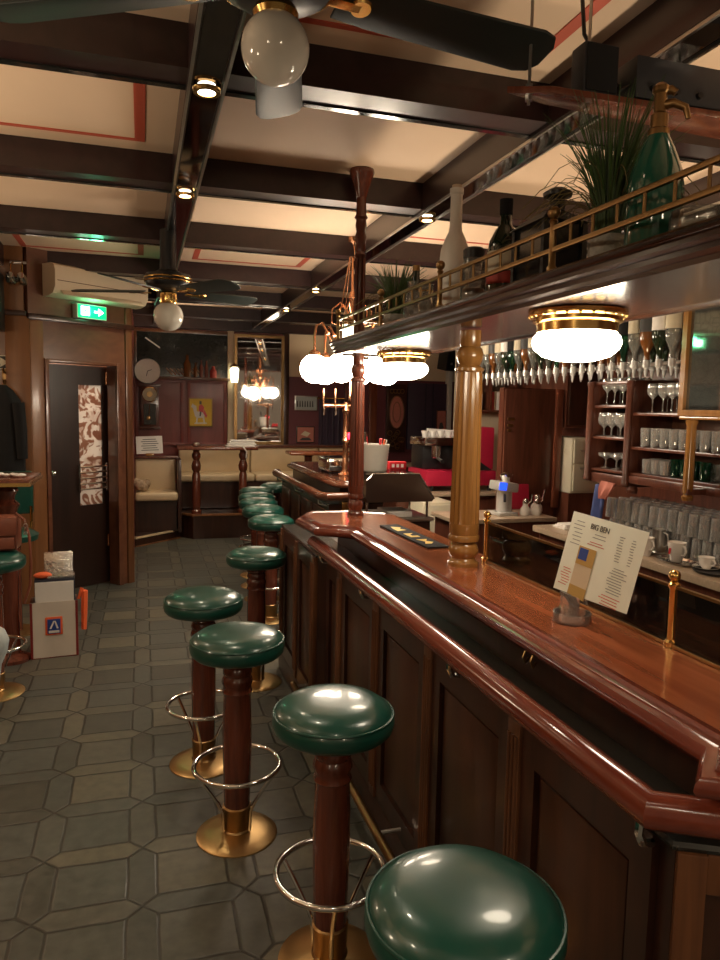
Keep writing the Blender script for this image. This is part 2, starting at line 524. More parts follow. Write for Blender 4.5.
# ================================================================== THE ROOM
CZ, BZ = 2.90, 2.75
struct(B().box(-3.0, 5.2, -3.2, 10.6, -.08, 0).build('floor', 'floor_tiles', smooth=False))
ceil = struct(B().box(-3.0, 5.2, -3.2, 10.6, CZ, CZ + .08).build('ceiling', 'ceiling_paint', smooth=False))
XB = [-2.42, -1.10, .22, 1.54, 2.86, 4.18]
YB = [-2.55, -1.27, 0.02, 1.31, 2.60, 3.88, 5.20, 6.60, 8.02, 9.45]
for x in XB:
    o = struct(B().box(x - .065, x + .065, -3.2, 10.4, BZ, CZ).build('ceiling_beam', 'beam_wood', smooth=False))
    struct(B().box(x - .045, x + .045, -3.2, 10.4, BZ - .004, BZ).build('mirror_strip', 'mirror_dark', o, smooth=False))
    for s in (-1, 1):
        struct(B().box(x + s * .058 - .005, x + s * .058 + .005, -3.2, 10.4, BZ - .012, BZ).build('edge_trim', 'steel', o, smooth=False))
for y in YB:
    o = struct(B().box(-3.0, 5.2, y - .085, y + .085, BZ + .012, CZ).build('ceiling_beam', 'beam_wood', smooth=False))
    struct(B().box(-3.0, 5.2, y + .045, y + .075, BZ + .006, BZ + .012).build('mirror_strip', 'smoke_panel', o, smooth=False))
# painted borders inside some coffers: frames lying on the ceiling
def border(ix, iy, w=.045, ins=.13):
    x0, x1 = XB[ix] + .065 + ins, XB[ix + 1] - .065 - ins
    y0, y1 = YB[iy] + .085 + ins, YB[iy + 1] - .085 - ins
    z0, z1 = CZ - .004, CZ
    b = B()
    b.box(x0, x1, y0, y0 + w * .6, z0, z1); b.box(x0, x1, y1 - w * .6, y1, z0, z1)
    b.box(x0, x0 + w, y0 + w * .6, y1 - w * .6, z0, z1); b.box(x1 - w, x1, y0 + w * .6, y1 - w * .6, z0, z1)
    struct(b.build('painted_border', 'border_red', ceil, smooth=False))
for ix, iy in ((1, 4), (2, 3), (3, 5), (2, 6), (3, 3), (1, 6)): border(ix, iy)

# walls
struct(B().box(-3.1, -2.95, -3.2, 6.5, 0, CZ).build('wall_left', 'wall_orange', smooth=False))
struct(B().box(4.62, 4.77, -3.2, 10.6, 0, CZ).build('wall_right', 'maroon_paint', smooth=False))
wf = struct(B().box(-3.0, 4.7, 10.32, 10.45, 0, CZ).build('wall_far', 'panel_maroon', smooth=False))
# wall facing the room beside the vestibule
wl = struct(B().box(-3.0, -.90, 6.41, 6.53, 0, CZ).build('wall_alcove', 'wall_orange', smooth=False))
struct(B().box(-3.0, -.88, 6.375, 6.41, 2.355, 2.395, .006).build('trim_1', 'bar_dark'))
struct(B().box(-1.04, -.86, 6.385, 6.41, 0, 2.355, .004).build('trim_2', 'wall_orange'))
# slanted door wall of the vestibule, local frame: s along, n towards the room, z up
AB_U = Vector((.804, .595, 0)).normalized(); AB_N = Vector((AB_U.y, -AB_U.x, 0))
MAB = Matrix((AB_U, -AB_N, Vector((0, 0, 1)))).transposed().to_4x4(); MAB.translation = Vector((-.87, 6.41, 0))
S0, S1, SE, DH = .153, .797, .955, 2.0
b = B(MAB)
b.box(-.0, S0, 0, .12, 0, DH); b.box(S1, SE, 0, .12, 0, DH); b.box(0, SE, 0, .12, DH, CZ)
wd = struct(b.build('wall_vestibule', 'wall_brown', smooth=False))
struct(B(MAB).box(-.02, SE + .02, -.045, 0, 2.335, 2.38, .008).build('trim_3', 'bar_dark'))
struct(B(MAB).box(.0, .115, -.02, 0, 0, 2.33, .005).build('trim_4', 'wall_orange'))
struct(B(MAB).box(S0 - .035, S0, -.03, 0, 0, DH + .03, .005).build('trim_5', 'wall_brown'))
struct(B(MAB).box(S1, S1 + .05, -.03, 0, 0, DH + .03, .008).build('trim_6', 'wall_brown'))
struct(B(MAB).box(S0, S1, -.03, 0, DH, DH + .03, .006).build('trim_7', 'wall_brown'))
struct(B(MAB).box(SE - .055, SE + .012, -.02, .13, 0, CZ, .006).build('trim_8', 'pilaster_wood'))
# vestibule behind the opening
struct(B().box(-2.2, -.14, 8.75, 8.85, 0, CZ).build('wall_porch', 'wall_brown', smooth=False))
struct(B().box(-.16, -.10, 7.05, 10.35, 0, CZ).build('wall_passage', 'panel_maroon', smooth=False))
struct(B().box(-2.2, -2.1, 6.5, 8.8, 0, CZ).build('wall_porch_side', 'wall_brown', smooth=False))
struct(B(MAB).box(-.05, S0, .12, .16, 0, DH).build('trim_9', 'navy', smooth=False))
# door leaf, set back in the opening
MD = MAB @ Matrix.Translation((.20, .165, 0))
LW = .68
b = B(MD)
px0, px1, pz0, pz1 = .335, .57, .75, 1.83
b.box(0, px0, 0, .045, .01, DH); b.box(px1, LW, 0, .045, .01, DH)
b.box(px0, px1, 0, .045, .01, pz0); b.box(px0, px1, 0, .045, pz1, DH)
door = struct(b.build('door_1', 'door_dark', smooth=False))
struct(B(MD).box(px0, px1, .015, .025, pz0, pz1).build('door_pane', 'frosted_pane', door, smooth=False))
g = B(MD)
for k in range(5): g.tube([(px0 - .02, -.03, 0.90 + .05 * k), (px1 + .02, -.03, 0.90 + .05 * k)], .009, 8)
for s in (px0 - .02, px1 + .02): g.tube([(s, -.03, .87), (s, -.03, 1.13)], .008, 8); g.box(s - .008, s + .008, -.03, 0, .89, .91); g.box(s - .008, s + .008, -.03, 0, 1.10, 1.12)
struct(g.build('push_bars', 'chrome', door))
struct(B(MD).lathe([(0, 0), (.022, .0), (.022, .02), (.012, .03), (.018, .05), (0, .06)], (.07, 0, 1.06), 12, Matrix.Rotation(PI / 2, 3, 'X')).build('door_handle', 'chrome', door))
g = B(MD)
for z in (.35, 1.84): g.tube([(.61, -.010, z), (.61, -.010, z + .11)], .012, 10)
struct(g.build('door_hinge', 'copper', door))
porch = point_light('porch_lamp', (-1.05, 8.2, 2.35), 120, (1, .9, .75), .15)

# far wall dressing
for k, (x0, x1) in enumerate(((-.09, .56), (.60, 1.15))):
    g = B(); w = .05
    g.box(x0, x1, 10.295, 10.32, 1.10, 1.14, .004); g.box(x0, x1, 10.295, 10.32, 1.97, 2.01, .004)
    g.box(x0, x0 + w, 10.295, 10.32, 1.14, 1.97, .004); g.box(x1 - w, x1, 10.295, 10.32, 1.14, 1.97, .004)
    struct(g.build('panel_trim', 'panel_maroon', wf))
struct(B().box(-.1, 1.18, 10.22, 10.32, 2.012, 2.045, .008).build('trim_10', 'pilaster_wood'))
struct(B().box(1.15, 1.235, 10.25, 10.32, 0, 2.7, .006).build('trim_11', 'cream_paint'))
struct(B().box(1.94, 2.02, 10.25, 10.32, 0, 2.7, .008).build('trim_12', 'bar_dark'))
struct(B().box(2.02, 4.62, 10.29, 10.32, 2.10, 2.70).build('trim_13', 'cream_paint', smooth=False))
struct(B().box(2.02, 4.62, 10.30, 10.32, 0, 2.10).build('trim_14', 'maroon_paint', smooth=False))
struct(B().box(-.1, 4.62, 10.2, 10.32, 2.70, 2.9).build('trim_15', 'beam_wood', smooth=False))
struct(B().box(4.46, 4.53, 10.18, 10.3, 0, 2.65, .01).build('trim_16', 'white_paint'))
struct(B().box(3.55, 4.62, 10.1, 10.3, .80, .86, .01).build('trim_17', 'worktop'))
struct(B().box(2.85, 3.02, 10.22, 10.3, 0, 2.12, .01).build('trim_18', 'cab_wood'))
struct(B().box(3.22, 3.34, 10.2, 10.3, 0, 2.12, .02).build('trim_19', 'red_wood'))
# partition closing the staff area
struct(B().box(3.02, 4.62, 6.62, 6.74, 0, CZ).build('wall_partition', 'cream_paint', smooth=False))
struct(B().box(3.60, 3.70, -3.2, 6.62, 0, CZ).build('wall_staff', 'cab_wood', smooth=False))

# ================================================================== CEILING LIGHT FITTINGS AND ADDED UNSEEN LAMPS
def downlight(x, y, lab):
    t = thing('ceiling_downlight', (x, y, BZ - .012), lab, 'ceiling light', 'recessed downlights at the beam crossings')
    B().lathe([(.030, -.004), (.030, -.012), (.046, -.012), (.048, .0), (.030, .0)], (x, y, BZ - .012), 20, caps=False).build('bezel', 'brass', t)
    B().lathe([(0, -.008), (.020, -.008), (.030, -.005), (.030, -.001), (0, -.001)], (x, y, BZ - .012), 16).build('bulb', 'down_lit', t)
    d = bpy.data.lights.new('downlight_beam', 'SPOT'); d.energy = DOWN_W; d.color = (1, .86, .62); d.spot_size = math.radians(140); d.spot_blend = 1.0; d.shadow_soft_size = .04
    l = bpy.data.objects.new('downlight_beam', d); COL.objects.link(l); l.parent = t; l.location = (0, 0, -.03)
DL = [(.22, 2.60, 'recessed downlight lit at the first visible crossing of the ceiling beam beside the large fan'),
      (.22, 3.88, 'recessed downlight lit at the second crossing of the beam that carries both ceiling fans'),
      (1.54, 3.88, 'recessed downlight lit above the white frosted bottle on the canopy'),
      (1.54, 6.60, 'recessed downlight lit behind the brass chandelier, the brighter of two in a row'),
      (1.54, 8.02, 'recessed downlight lit farthest along the beam behind the brass chandelier')]
for a in DL: downlight(*a)
# the same fittings continue over the part of the bar behind the photographer
for x, y in ((.22, .02), (.22, -1.27), (-1.10, 1.31), (-1.10, -1.27), (1.54, -1.27), (-1.10, 3.88), (2.86, 2.60), (2.86, 5.20), (1.54, .02), (.22, 6.6), (.22, 8.02), (2.86, 8.02)):
    d = bpy.data.lights.new('downlight_beam', 'SPOT'); d.energy = DOWN_W; d.color = (1, .86, .62); d.spot_size = math.radians(140); d.spot_blend = 1.0; d.shadow_soft_size = .05
    l = bpy.data.objects.new('downlight_beam', d); COL.objects.link(l); l.location = (x, y, BZ - .05)

def lamp(kind, name, loc, w, col, rad, spot=None, rx=0.0, ry=0.0):
    d = bpy.data.lights.new(name, kind); d.energy = w; d.color = col; d.shadow_soft_size = rad
    if spot: d.spot_size = math.radians(spot); d.spot_blend = 1.0
    l = bpy.data.objects.new(name, d); COL.objects.link(l); l.location = loc; l.rotation_euler = (rx, ry, 0)
    return l
for p in ((-1.9, -1.6, 2.15), (.9, -2.2, 2.15), (-2.0, 2.2, 2.15), (-2.4, 6.0, 2.15)):
    lamp('POINT', 'fill_light', p, FILL_W, LAMP, .10)  # added fill points, no globe stands behind them
for p, k in (((-1.25, 1.5, 1.75), .6), ((-1.5, 3.1, 1.75), .6), ((-1.7, 4.6, 1.75), .5), ((-.5, -1.9, 1.75), .8), ((2.35, .9, 1.75), .8), ((2.05, 2.3, 1.0), .6), ((2.05, 3.6, 1.0), .6), ((2.95, 3.4, 2.32), .15), ((2.95, 4.8, 2.32), .15), ((3.3, 9.6, 2.2), .25), ((2.3, 9.9, 2.25), .08), ((.3, 9.6, 2.15), .3)):
    lamp('SPOT', 'upward_fill_light', p, UPFILL_W * k, LAMP, .06, 150, PI)  # added bare spots without fittings, they lift the ceiling's brightness
for p in ((.9, 8.7, 2.68), (2.0, 9.0, 2.68)):
    lamp('SPOT', 'downlight_beam', p, 30, (1, .84, .60), .05, 130)  # added spots without fittings, brightening the far benches

# ================================================================== THE BAR
def off_path(path, d):
    P = [Vector(p) for p in path]; out = []
    for i in range(len(P)):
        ds = []
        if i > 0: ds.append((P[i] - P[i - 1]).normalized())
        if i < len(P) - 1: ds.append((P[i + 1] - P[i]).normalized())
        n = Vector((0, 0))
        for q in ds: n += Vector((-q.y, q.x))
        n.normalize(); k = 1 / max(.3, n.dot(Vector((-ds[0].y, ds[0].x))))
        out.append((P[i].x + n.x * d * k, P[i].y + n.y * d * k))
    return out
bar = thing('bar_counter', (1.08, 2.6, 0), 'long dark panelled bar with polished red-brown top and wooden arm rail', 'bar')
CP = [(1.42, .60), (.862, .915), (.955, 1.005), (.955, 3.28), (.895, 3.34), (.800, 3.395), (.776, 3.72), (.863, 3.885), (1.10, 3.89), (1.30, 3.75)]
Q_ = off_path(CP, -.045)
g = B()
for pl in ([Q_[0], Q_[1], Q_[2], (1.31, Q_[2][1]), (1.45, .76)], [Q_[2], Q_[3], (1.31, Q_[3][1]), (1.31, Q_[2][1])], [Q_[3], Q_[4], (1.31, Q_[4][1]), (1.31, Q_[3][1])], [Q_[4]] + Q_[5:] + [(1.31, 3.68), (1.31, Q_[4][1])]):
    g.prism(pl, 1.055, 1.0995)
g.build('countertop', 'bar_top', bar, smooth=False)
mp = [(-.062, 1.048), (-.062, 1.099), (-.050, 1.103), (-.038, 1.104), (-.030, 1.098), (-.027, 1.090), (-.020, 1.088), (-.008, 1.086), (.000, 1.076), (.002, 1.064), (-.004, 1.052), (-.016, 1.046)]
B().sweep(mp, CP).build('edge_moulding', 'rail_wood', bar)
bp = [(1.30, .78), (.90, .99), (.90, 3.47), (.852, 3.52), (.852, 4.44), (1.30, 4.44)]
g = B(); g.prism([bp[0], bp[1], (.90, 4.44), (1.30, 4.44)], .0, .915); g.prism([(.90, 3.47), (.852, 3.52), (.852, 4.44), (.90, 4.44)], 0, .915)
g.build('body', 'bar_dark', bar, smooth=False)
B().prism([(1.30, .86), (1.03, 1.02), (1.03, 3.80), (1.30, 3.80)], .915, 1.055).build('fascia', 'bar_dark', bar, smooth=False)
B().sweep([(-.18, .915), (-.18, .932), (.012, .932), (.016, .924), (.012, .915)], bp).build('ledge', 'ledge_stone', bar)
B().sweep([(0, .0), (.024, .0), (.024, .085), (.012, .11), (0, .115)], bp).build('baseboard', 'bar_dark', bar)
YP = [1.53, 2.10, 2.65, 3.20]
def bay(fx, y0, y1):
    g = B().frame('x', y0, y1, .115, .915, fx - .016, fx, .06, .085)
    pf = g.build('panel_frame', 'bar_dark', bar, smooth=False)
    B().box(fx - .007, fx, y0 + .075, y1 - .075, .215, .815, .005).build('panel', 'bar_panel', pf)
def pilaster(fx, y):
    g = B().box(fx - .024, fx, y - .03, y + .03, .115, .915, .003)
    for q in (-.018, 0, .018): g.tube([(fx - .024, y + q, .16), (fx - .024, y + q, .88)], .0065, 8)
    g.build('pilaster', 'pilaster_wood', bar)
ys = [1.0] + YP
for k in range(len(ys) - 1): bay(.90, ys[k] + .03, ys[k + 1] - .03)
bay(.90, 3.23, 3.465); bay(.852, 3.58, 3.95); bay(.852, 4.01, 4.38)
for y in YP: pilaster(.90, y)
for y in (3.55, 3.98, 4.41): pilaster(.852, y)
# slanted return towards the room's near end
RU = Vector((1.30 - .90, .78 - .99, 0)).normalized(); RN = Vector((RU.y, -RU.x, 0))
MR = Matrix((RU, -RN, Vector((0, 0, 1)))).transposed().to_4x4(); MR.translation = Vector((.90, .99, 0))
g = B(MR)
g.box(.0, .05, -.02, 0, .115, .915, .004); g.box(.05, .42, -.014, 0, .84, .915, .004); g.box(.05, .42, -.014, 0, .115, .21, .004)
g.build('pilaster', 'pilaster_wood', bar)
# arm rail on brackets
RP = [(1.30, .745, .985), (.850, 1.0, .985), (.846, 1.5, .985), (.842, 2.5, .985), (.838, 3.56, .985)]
rail = B().tube(RP, .034, 18).build('armrest_rail', 'rail_wood', bar)
for y in (1.02, 1.86, 2.75, 3.45):
    B().tube([(.846, y, .955), (.848, y + .005, .93), (.862, y + .01, .905), (.884, y + .012, .90)], .009, 8).build('bracket', 'chrome', bar)
g = B()
for q in (-.02, .02):
    g.tube([(1.028, 1.70 + q, 1.04), (1.015, 1.70 + q, 1.03), (1.005, 1.70 + q, 1.0), (1.012, 1.70 + q, .985), (1.024, 1.705 + q, .995)], .004, 8)
g.box(1.024, 1.03, 1.66, 1.74, 1.035, 1.045); g.build('coat_hook', 'brass_aged', bar)
fr = B().tube([(.79, 1.25, .17), (.785, 2.5, .17), (.775, 3.74, .17)], .017, 12).build('foot_rail', 'brass_aged', bar)
for y in (1.4, 2.3, 3.1, 3.7):
    B().tube([(.79, y, .17), (.84, y, .17), (.876, y, .17)], .008, 8).build('rail_bracket', 'steel', fr)
    
# turned columns carrying the canopy, with the carved rod above the far one
def post(x, y, z0, z1, r, mat, name, lab):
    t = thing(name, (x, y, z0), lab, 'column')
    q = r / .05
    B().lathe([(.054 * q, z0), (.054 * q, z0 + .014), (.043 * q, z0 + .022), (.040 * q, z0 + .03), (.050 * q, z0 + .045), (.053 * q, z0 + .06), (.046 * q, z0 + .08), (.040 * q, z0 + .088), (.052 * q, z0 + .094), (.054 * q, z0 + .108), (.050 * q, z0 + .118)], (x, y, 0), 28).build('base', mat, t)
    B().lathe([(.048 * q, z0 + .118), (.051 * q, z0 + .135), (.051 * q, z0 + .16)], (x, y, 0), 28).build('collar', mat, t)
    B().lathe([(.050 * q, z0 + .16), (.050 * q, z0 + .19), (.044 * q, z1 - .17), (.043 * q, z1 - .15)], (x, y, 0), 32, None, .09, 1).build('shaft', mat, t)
    B().lathe([(.043 * q, z1 - .15), (.049 * q, z1 - .145), (.049 * q, z1 - .135), (.035 * q, z1 - .125), (.044 * q, z1 - .10), (.046 * q, z1 - .085), (.040 * q, z1 - .065), (.033 * q, z1 - .058), (.036 * q, z1 - .05), (.036 * q, z1)], (x, y, 0), 28).build('capital', mat, t)
    return t
post(1.147, 2.43, 1.1, 1.965, .054, 'gold_wood', 'turned_column', 'golden fluted wooden column standing on the bar beside the black and yellow mat')
post(1.100, 3.70, 1.1, 1.965, .041, 'stool_wood', 'turned_column', 'slim red-brown wooden column standing at the far end of the bar top')
t = thing('carved_rod', (1.1, 3.70, 2.035), 'carved red-brown wooden rod rising from the canopy to a bell at the ceiling', 'rod')
g = B().lathe([(.030, 2.035), (.030, 2.10), (.022, 2.12), (.020, 2.45), (.026, 2.46), (.034, 2.47), (.026, 2.485), (.030, 2.50), (.024, 2.53), (.032, 2.56), (.024, 2.59), (.030, 2.62), (.026, 2.65), (.036, 2.66), (.027, 2.675), (.025, 2.76)], (1.1, 3.70, 0), 18)
for k in range(4):
    a = k * PI / 2 + .5
    g.tube([(1.1 + .030 * math.cos(a), 3.7 + .030 * math.sin(a), z) for z in (2.13, 2.28, 2.45)], .008, 8)
g.build('shaft', 'stool_wood', t)
B().lathe([(.026, 2.76), (.030, 2.77), (.038, 2.81), (.060, 2.87), (.066, 2.888), (.062, 2.9)], (1.1, 3.70, 0), 24).build('bell', 'stool_wood', t)

# glass guard along the back of the bar top
t = thing('glass_guard', (1.262, 1.9, 1.1), 'low glass guard in brass frame along the back edge of the bar top', 'glass guard')
B().box(1.254, 1.270, .75, 2.47, 1.1, 1.109, .002).build('bottom_rail', 'base_brass', t)
B().box(1.256, 1.268, .75, 2.47, 1.249, 1.256).build('top_rail', 'brass_aged', t)
for y0, y1 in ((.75, 1.435), (1.47, 2.45)):
    B().box(1.259, 1.265, y0, y1, 1.109, 1.25).build('glass_pane', 'glass_smoke', t, smooth=False)
for y in (.75, 1.452, 2.47):
    p = B().lathe([(.017, 1.1), (.017, 1.112), (.010, 1.118), (.010, 1.245), (.015, 1.252), (.015, 1.260), (.008, 1.266)], (1.262, y, 0), 14).build('guard_post', 'brass', t)
    B().ball((1.262, y, 1.280), .015, 14).build('finial', 'brass', p)

# canopy above the bar
t = thing('bar_canopy', (1.2, 2.3, 1.965), 'dark wooden canopy shelf with moulded edge hanging over the bar', 'canopy')
B().prism([(1.02, .45), (1.02, 3.92), (1.44, 3.92), (1.44, .45)], 1.972, 2.03).build('shelf', 'canopy_wood', t, smooth=False)
cpth = [(1.44, .35), (1.02, .45), (1.02, 3.88), (1.08, 3.94), (1.40, 3.94), (1.46, 3.88), (1.46, .45)]
B().sweep([(-.02, 1.965), (-.02, 2.035), (.030, 2.035), (.036, 2.028), (.030, 2.02), (.022, 2.016), (.024, 2.004), (.014, 1.996), (.016, 1.985), (.004, 1.976), (.004, 1.965)], cpth).build('edge_moulding', 'canopy_wood', t)
# brass gallery rail
t = thing('gallery_rail', (1.02, 2.6, 2.035), 'low brass gallery rail with ball-topped posts along the canopy edge', 'railing')
for z, nm in ((2.148, 'top_rail'), (2.094, 'lower_rail')):
    B().box(1.014, 1.026, .55, 3.83, z - .006, z + .006, .002).build(nm, 'brass_aged', t)
B().box(1.02, 1.42, 3.824, 3.836, 2.142, 2.154).build('end_rail', 'brass_aged', t)
for y in (.56, .96, 1.69, 2.43, 3.10, 3.83):
    p = B().lathe([(.013, 2.035), (.013, 2.05), (.0095, 2.055), (.0085, 2.16), (.012, 2.165), (.008, 2.172)], (1.02, y, 0), 12).build('rail_post', 'brass_aged', t)
    B().ball((1.02, y, 2.188), .017, 12).build('finial', 'brass_aged', p)
y = .60
g_i = 0
while y < 3.8:
    if min(abs(y - q) for q in (.96, 1.69, 2.43, 3.10, 3.83)) > .03:
        B().tube([(1.02, y, 2.10), (1.02, y, 2.142)], .004, 6).build('baluster', 'brass_aged', t)
    y += .0917
# dome lamps under the canopy
def dome(x, y, lab):
    z = 1.968
    t = thing('dome_lamp', (x, y, z), lab, 'lamp', 'brass dome lamps under the canopy')
    B().lathe([(.140, z), (.140, z - .012), (.133, z - .018), (.127, z - .020), (.127, z - .030), (.121, z - .034), (.116, z - .036), (.114, z - .060), (.10, z - .060), (.10, z - .02), (.12, z)], (x, y, 0), 40).build('brass_rim', 'brass', t)
    g = B()
    for k in range(24):
        a = 2 * PI * k / 24
        g.ball((x + .135 * math.cos(a), y + .135 * math.sin(a), z - .014), .006, 6)
    g.build('bead_band', 'brass', t)
    B().lathe([(.109, z - .058), (.123, z - .072), (.127, z - .090), (.120, z - .108), (.096, z - .128), (.055, z - .140), (0, z - .143)], (x, y, 0), 36).build('glass_shade', 'lamp_glass', t)
dome(1.215, 1.86, 'large lit brass dome lamp under the canopy beside the golden column')
dome(1.29, 3.52, 'lit brass dome lamp under the canopy beside the slim red-brown column')

# ================================================================== STOOLS
def make_stool(label):
    t = thing('bar_stool', (0, 0, 0), label, 'stool', 'green leather bar stools')
    B().lathe([(0, .828), (.06, .827), (.11, .823), (.145, .814), (.168, .798), (.179, .778), (.181, .760), (.176, .742), (.164, .730), (.14, .726), (0, .726)], (0, 0, 0), 48).build('seat', 'green_leather', t)
    B().ring((0, 0, .788), .1765, .0035, 48, 6).build('piping', 'green_leather', t)
    B().lathe([(.062, .726), (.062, .709), (.054, .702), (.057, .692), (.050, .682), (.056, .668), (.056, .658), (.051, .648), (.057, .636), (.060, .622), (.054, .608), (.054, .596), (.058, .584), (.052, .572), (.055, .48), (.056, .34), (.052, .20), (.050, .12)], (0, 0, 0), 28).build('column', 'stool_wood', t)
    B().lathe([(.050, .125), (.056, .12), (.053, .11), (.050, .03), (.058, .022), (.060, .012)], (0, 0, 0), 24).build('sleeve', 'brass_aged', t)
    f = B().ring((0, 0, .285), .165, .0095, 48, 10).build('foot_ring', 'chrome', t)
    for k in range(3):
        a = 2 * PI * k / 3 + .5
        c, s = math.cos(a), math.sin(a)
        B().tube([(.165 * c, .165 * s, .282), (.13 * c, .13 * s, .23), (.080 * c, .080 * s, .15), (.062 * c, .062 * s, .11), (.057 * c, .057 * s, .03)], .007, 8).build('strut', 'chrome', f)
    B().lathe([(0, .026), (.06, .024), (.11, .017), (.150, .009), (.157, .004), (.157, 0), (0, 0)], (0, 0, 0), 48).build('base', 'base_brass', t)
    return t
ST = [(.548, 1.105, 'large first green stool at the chamfered end of the bar, seat cut off below'),
      (.532, 1.975, 'second green stool along the panelled bar, standing over the brass foot rail end'),
      (.341, 2.700, 'green stool set away from the bar, third along, directly in front of another stool'),
      (.262, 3.310, 'green stool farthest out on the tiled floor, just behind the third stool'),
      (.648, 4.240, 'green stool standing by the far corner of the panelled bar'),
      (.955, 5.520, 'first green stool of the row at the second bar, just past the near bar end'),
      (.990, 6.130, 'second green stool of the row at the second bar'),
      (1.02, 6.600, 'third green stool of the row at the second bar'),
      (1.07, 7.020, 'fourth green stool of the row at the second bar'),
      (1.14, 7.500, 'fifth and last green stool in the row before the second bar rail'),
      (1.42, 7.900, 'green stool around the far end of the second bar, apart from the row'),
      (-.825, 4.43, 'green stool by the high table, with the brown leather bag on its seat')]
stool0 = make_stool(ST[0][2])
for i, (x, y, lab) in enumerate(ST):
    if i == 0: stool0.location = (x, y, 0); stool0.rotation_euler.z = .2
    else: copy_tree(stool0, (x, y, 0), R.uniform(0, 6), lab)

# ================================================================== CEILING FANS
def fan(x, y, zb, hub_z0, hub_z1, globe_z, gr, a0, L_, lab, nb=5):
    t = thing('ceiling_fan', (x, y, BZ), lab, 'ceiling fan')
    B().lathe([(.05, BZ), (.05, hub_z1 + .02), (.09, hub_z1), (.135, hub_z1 - .01), (.14, hub_z1 - .03)], (x, y, 0), 28).build('canopy_cup', 'black_plastic', t)
    h = B().lathe([(.14, hub_z1 - .03), (.142, hub_z0 + .05), (.13, hub_z0 + .02), (.09, hub_z0), (.03, hub_z0 - .01)], (x, y, 0), 32).build('motor', 'black_plastic', t)
    for z in (hub_z1 - .035, hub_z1 - .055, hub_z0 + .05):
        B().ring((x, y, z), .142, .006, 36, 8).build('brass_band', 'brass', h)
    B().lathe([(.03, hub_z0), (.05, hub_z0 - .02), (.055, globe_z + gr * .95), (.048, globe_z + gr * .8)], (x, y, 0), 24).build('light_fitter', 'brass', t)
    B().ball((x, y, globe_z), gr, 36).build('globe', 'opal_glass', t)
    for k in range(nb):
        a = a0 + 2 * PI * k / nb
        M = Matrix.Translation((x, y, zb)) @ Matrix.Rotation(a, 4, 'Z') @ Matrix.Rotation(math.radians(-13), 4, 'X')
        w0, w1 = .056, .080
        o = [(.16, -w0), (.26, -w0 - .008), (L_ - .06, -w1), (L_ - .02, -w1 + .012), (L_, -w1 + .045), (L_, w1 - .045), (L_ - .02, w1 - .012), (L_ - .06, w1), (.26, w0 + .008), (.16, w0)]
        bl = B(M).prism(o, -.004, .004, .002).build('blade', 'blade_black', t)
        B(M).box(.11, .22, -.014, .014, -.010, -.004, .002).lathe([(.026, -.010), (.03, -.004)], (.22, 0, 0), 14).build('blade_bracket', 'brass', bl)
    return t
fan(.314, 1.804, 2.675, 2.64, 2.73, 2.530, .082, math.radians(7), .79, 'large dark ceiling fan with unlit white globe, blades reaching over the bar')
fan(.165, 4.76, 2.375, 2.385, 2.49, 2.225, .092, math.radians(18), .60, 'smaller looking dark ceiling fan with white globe, hanging before the air conditioner')

# ================================================================== CHANDELIER
t = thing('chandelier', (1.47, 5.13, 2.9), 'brass chandelier with lit white globes hanging beyond the end of the bar', 'chandelier')
cx, cy = 1.47, 5.13
B().lathe([(.012, 2.9), (.05, 2.895), (.045, 2.86), (.009, 2.84), (.009, 2.52), (.022, 2.50), (.030, 2.47), (.014, 2.44), (.014, 2.36), (.035, 2.34), (.045, 2.30), (.030, 2.26), (.016, 2.24), (.016, 2.12), (.040, 2.09), (.046, 2.06), (.030, 2.02), (.008, 2.0), (.008, 1.78), (.016, 1.76), (.012, 1.73), (0, 1.72)], (cx, cy, 0), 18).build('stem', 'copper', t)
for k in range(6):
    a = k * PI / 3
    c, s = math.cos(a), math.sin(a)
    P_ = [(.02, 2.16), (.07, 2.09), (.13, 2.11), (.18, 2.21), (.225, 2.28), (.265, 2.26), (.277, 2.18), (.275, 2.07)]
    arm = B().tube([(cx + r * c, cy + r * s, z) for r, z in P_], .010, 8)
    arm.tube([(cx + r * c, cy + r * s, z) for r, z in [(.03, 2.36), (.09, 2.43), (.15, 2.38), (.15, 2.28), (.09, 2.27), (.10, 2.33)]], .006, 6)
    arm.ball((cx + .18 * c, cy + .18 * s, 2.21), .018, 8)
    ar = arm.build('arm', 'copper', t)
    B().lathe([(.016, 2.075), (.040, 2.06), (.046, 2.03), (.044, 2.02)], (cx + .275 * c, cy + .275 * s, .012), 14).build('globe_cup', 'copper', ar)
    B().ball((cx + .275 * c, cy + .275 * s, 1.952), .105, 20).build('globe', 'globe_lit', ar)
g = B()
for k in range(4):
    a = k * PI / 2 + .3
    g.tube([(cx + .10 * math.cos(a), cy + .10 * math.sin(a), 2.36), (cx + .05 * math.cos(a), cy + .05 * math.sin(a), 2.62), (cx + .012 * math.cos(a), cy + .012 * math.sin(a), 2.84)], .004, 6)
g.build('chain', 'copper', t)

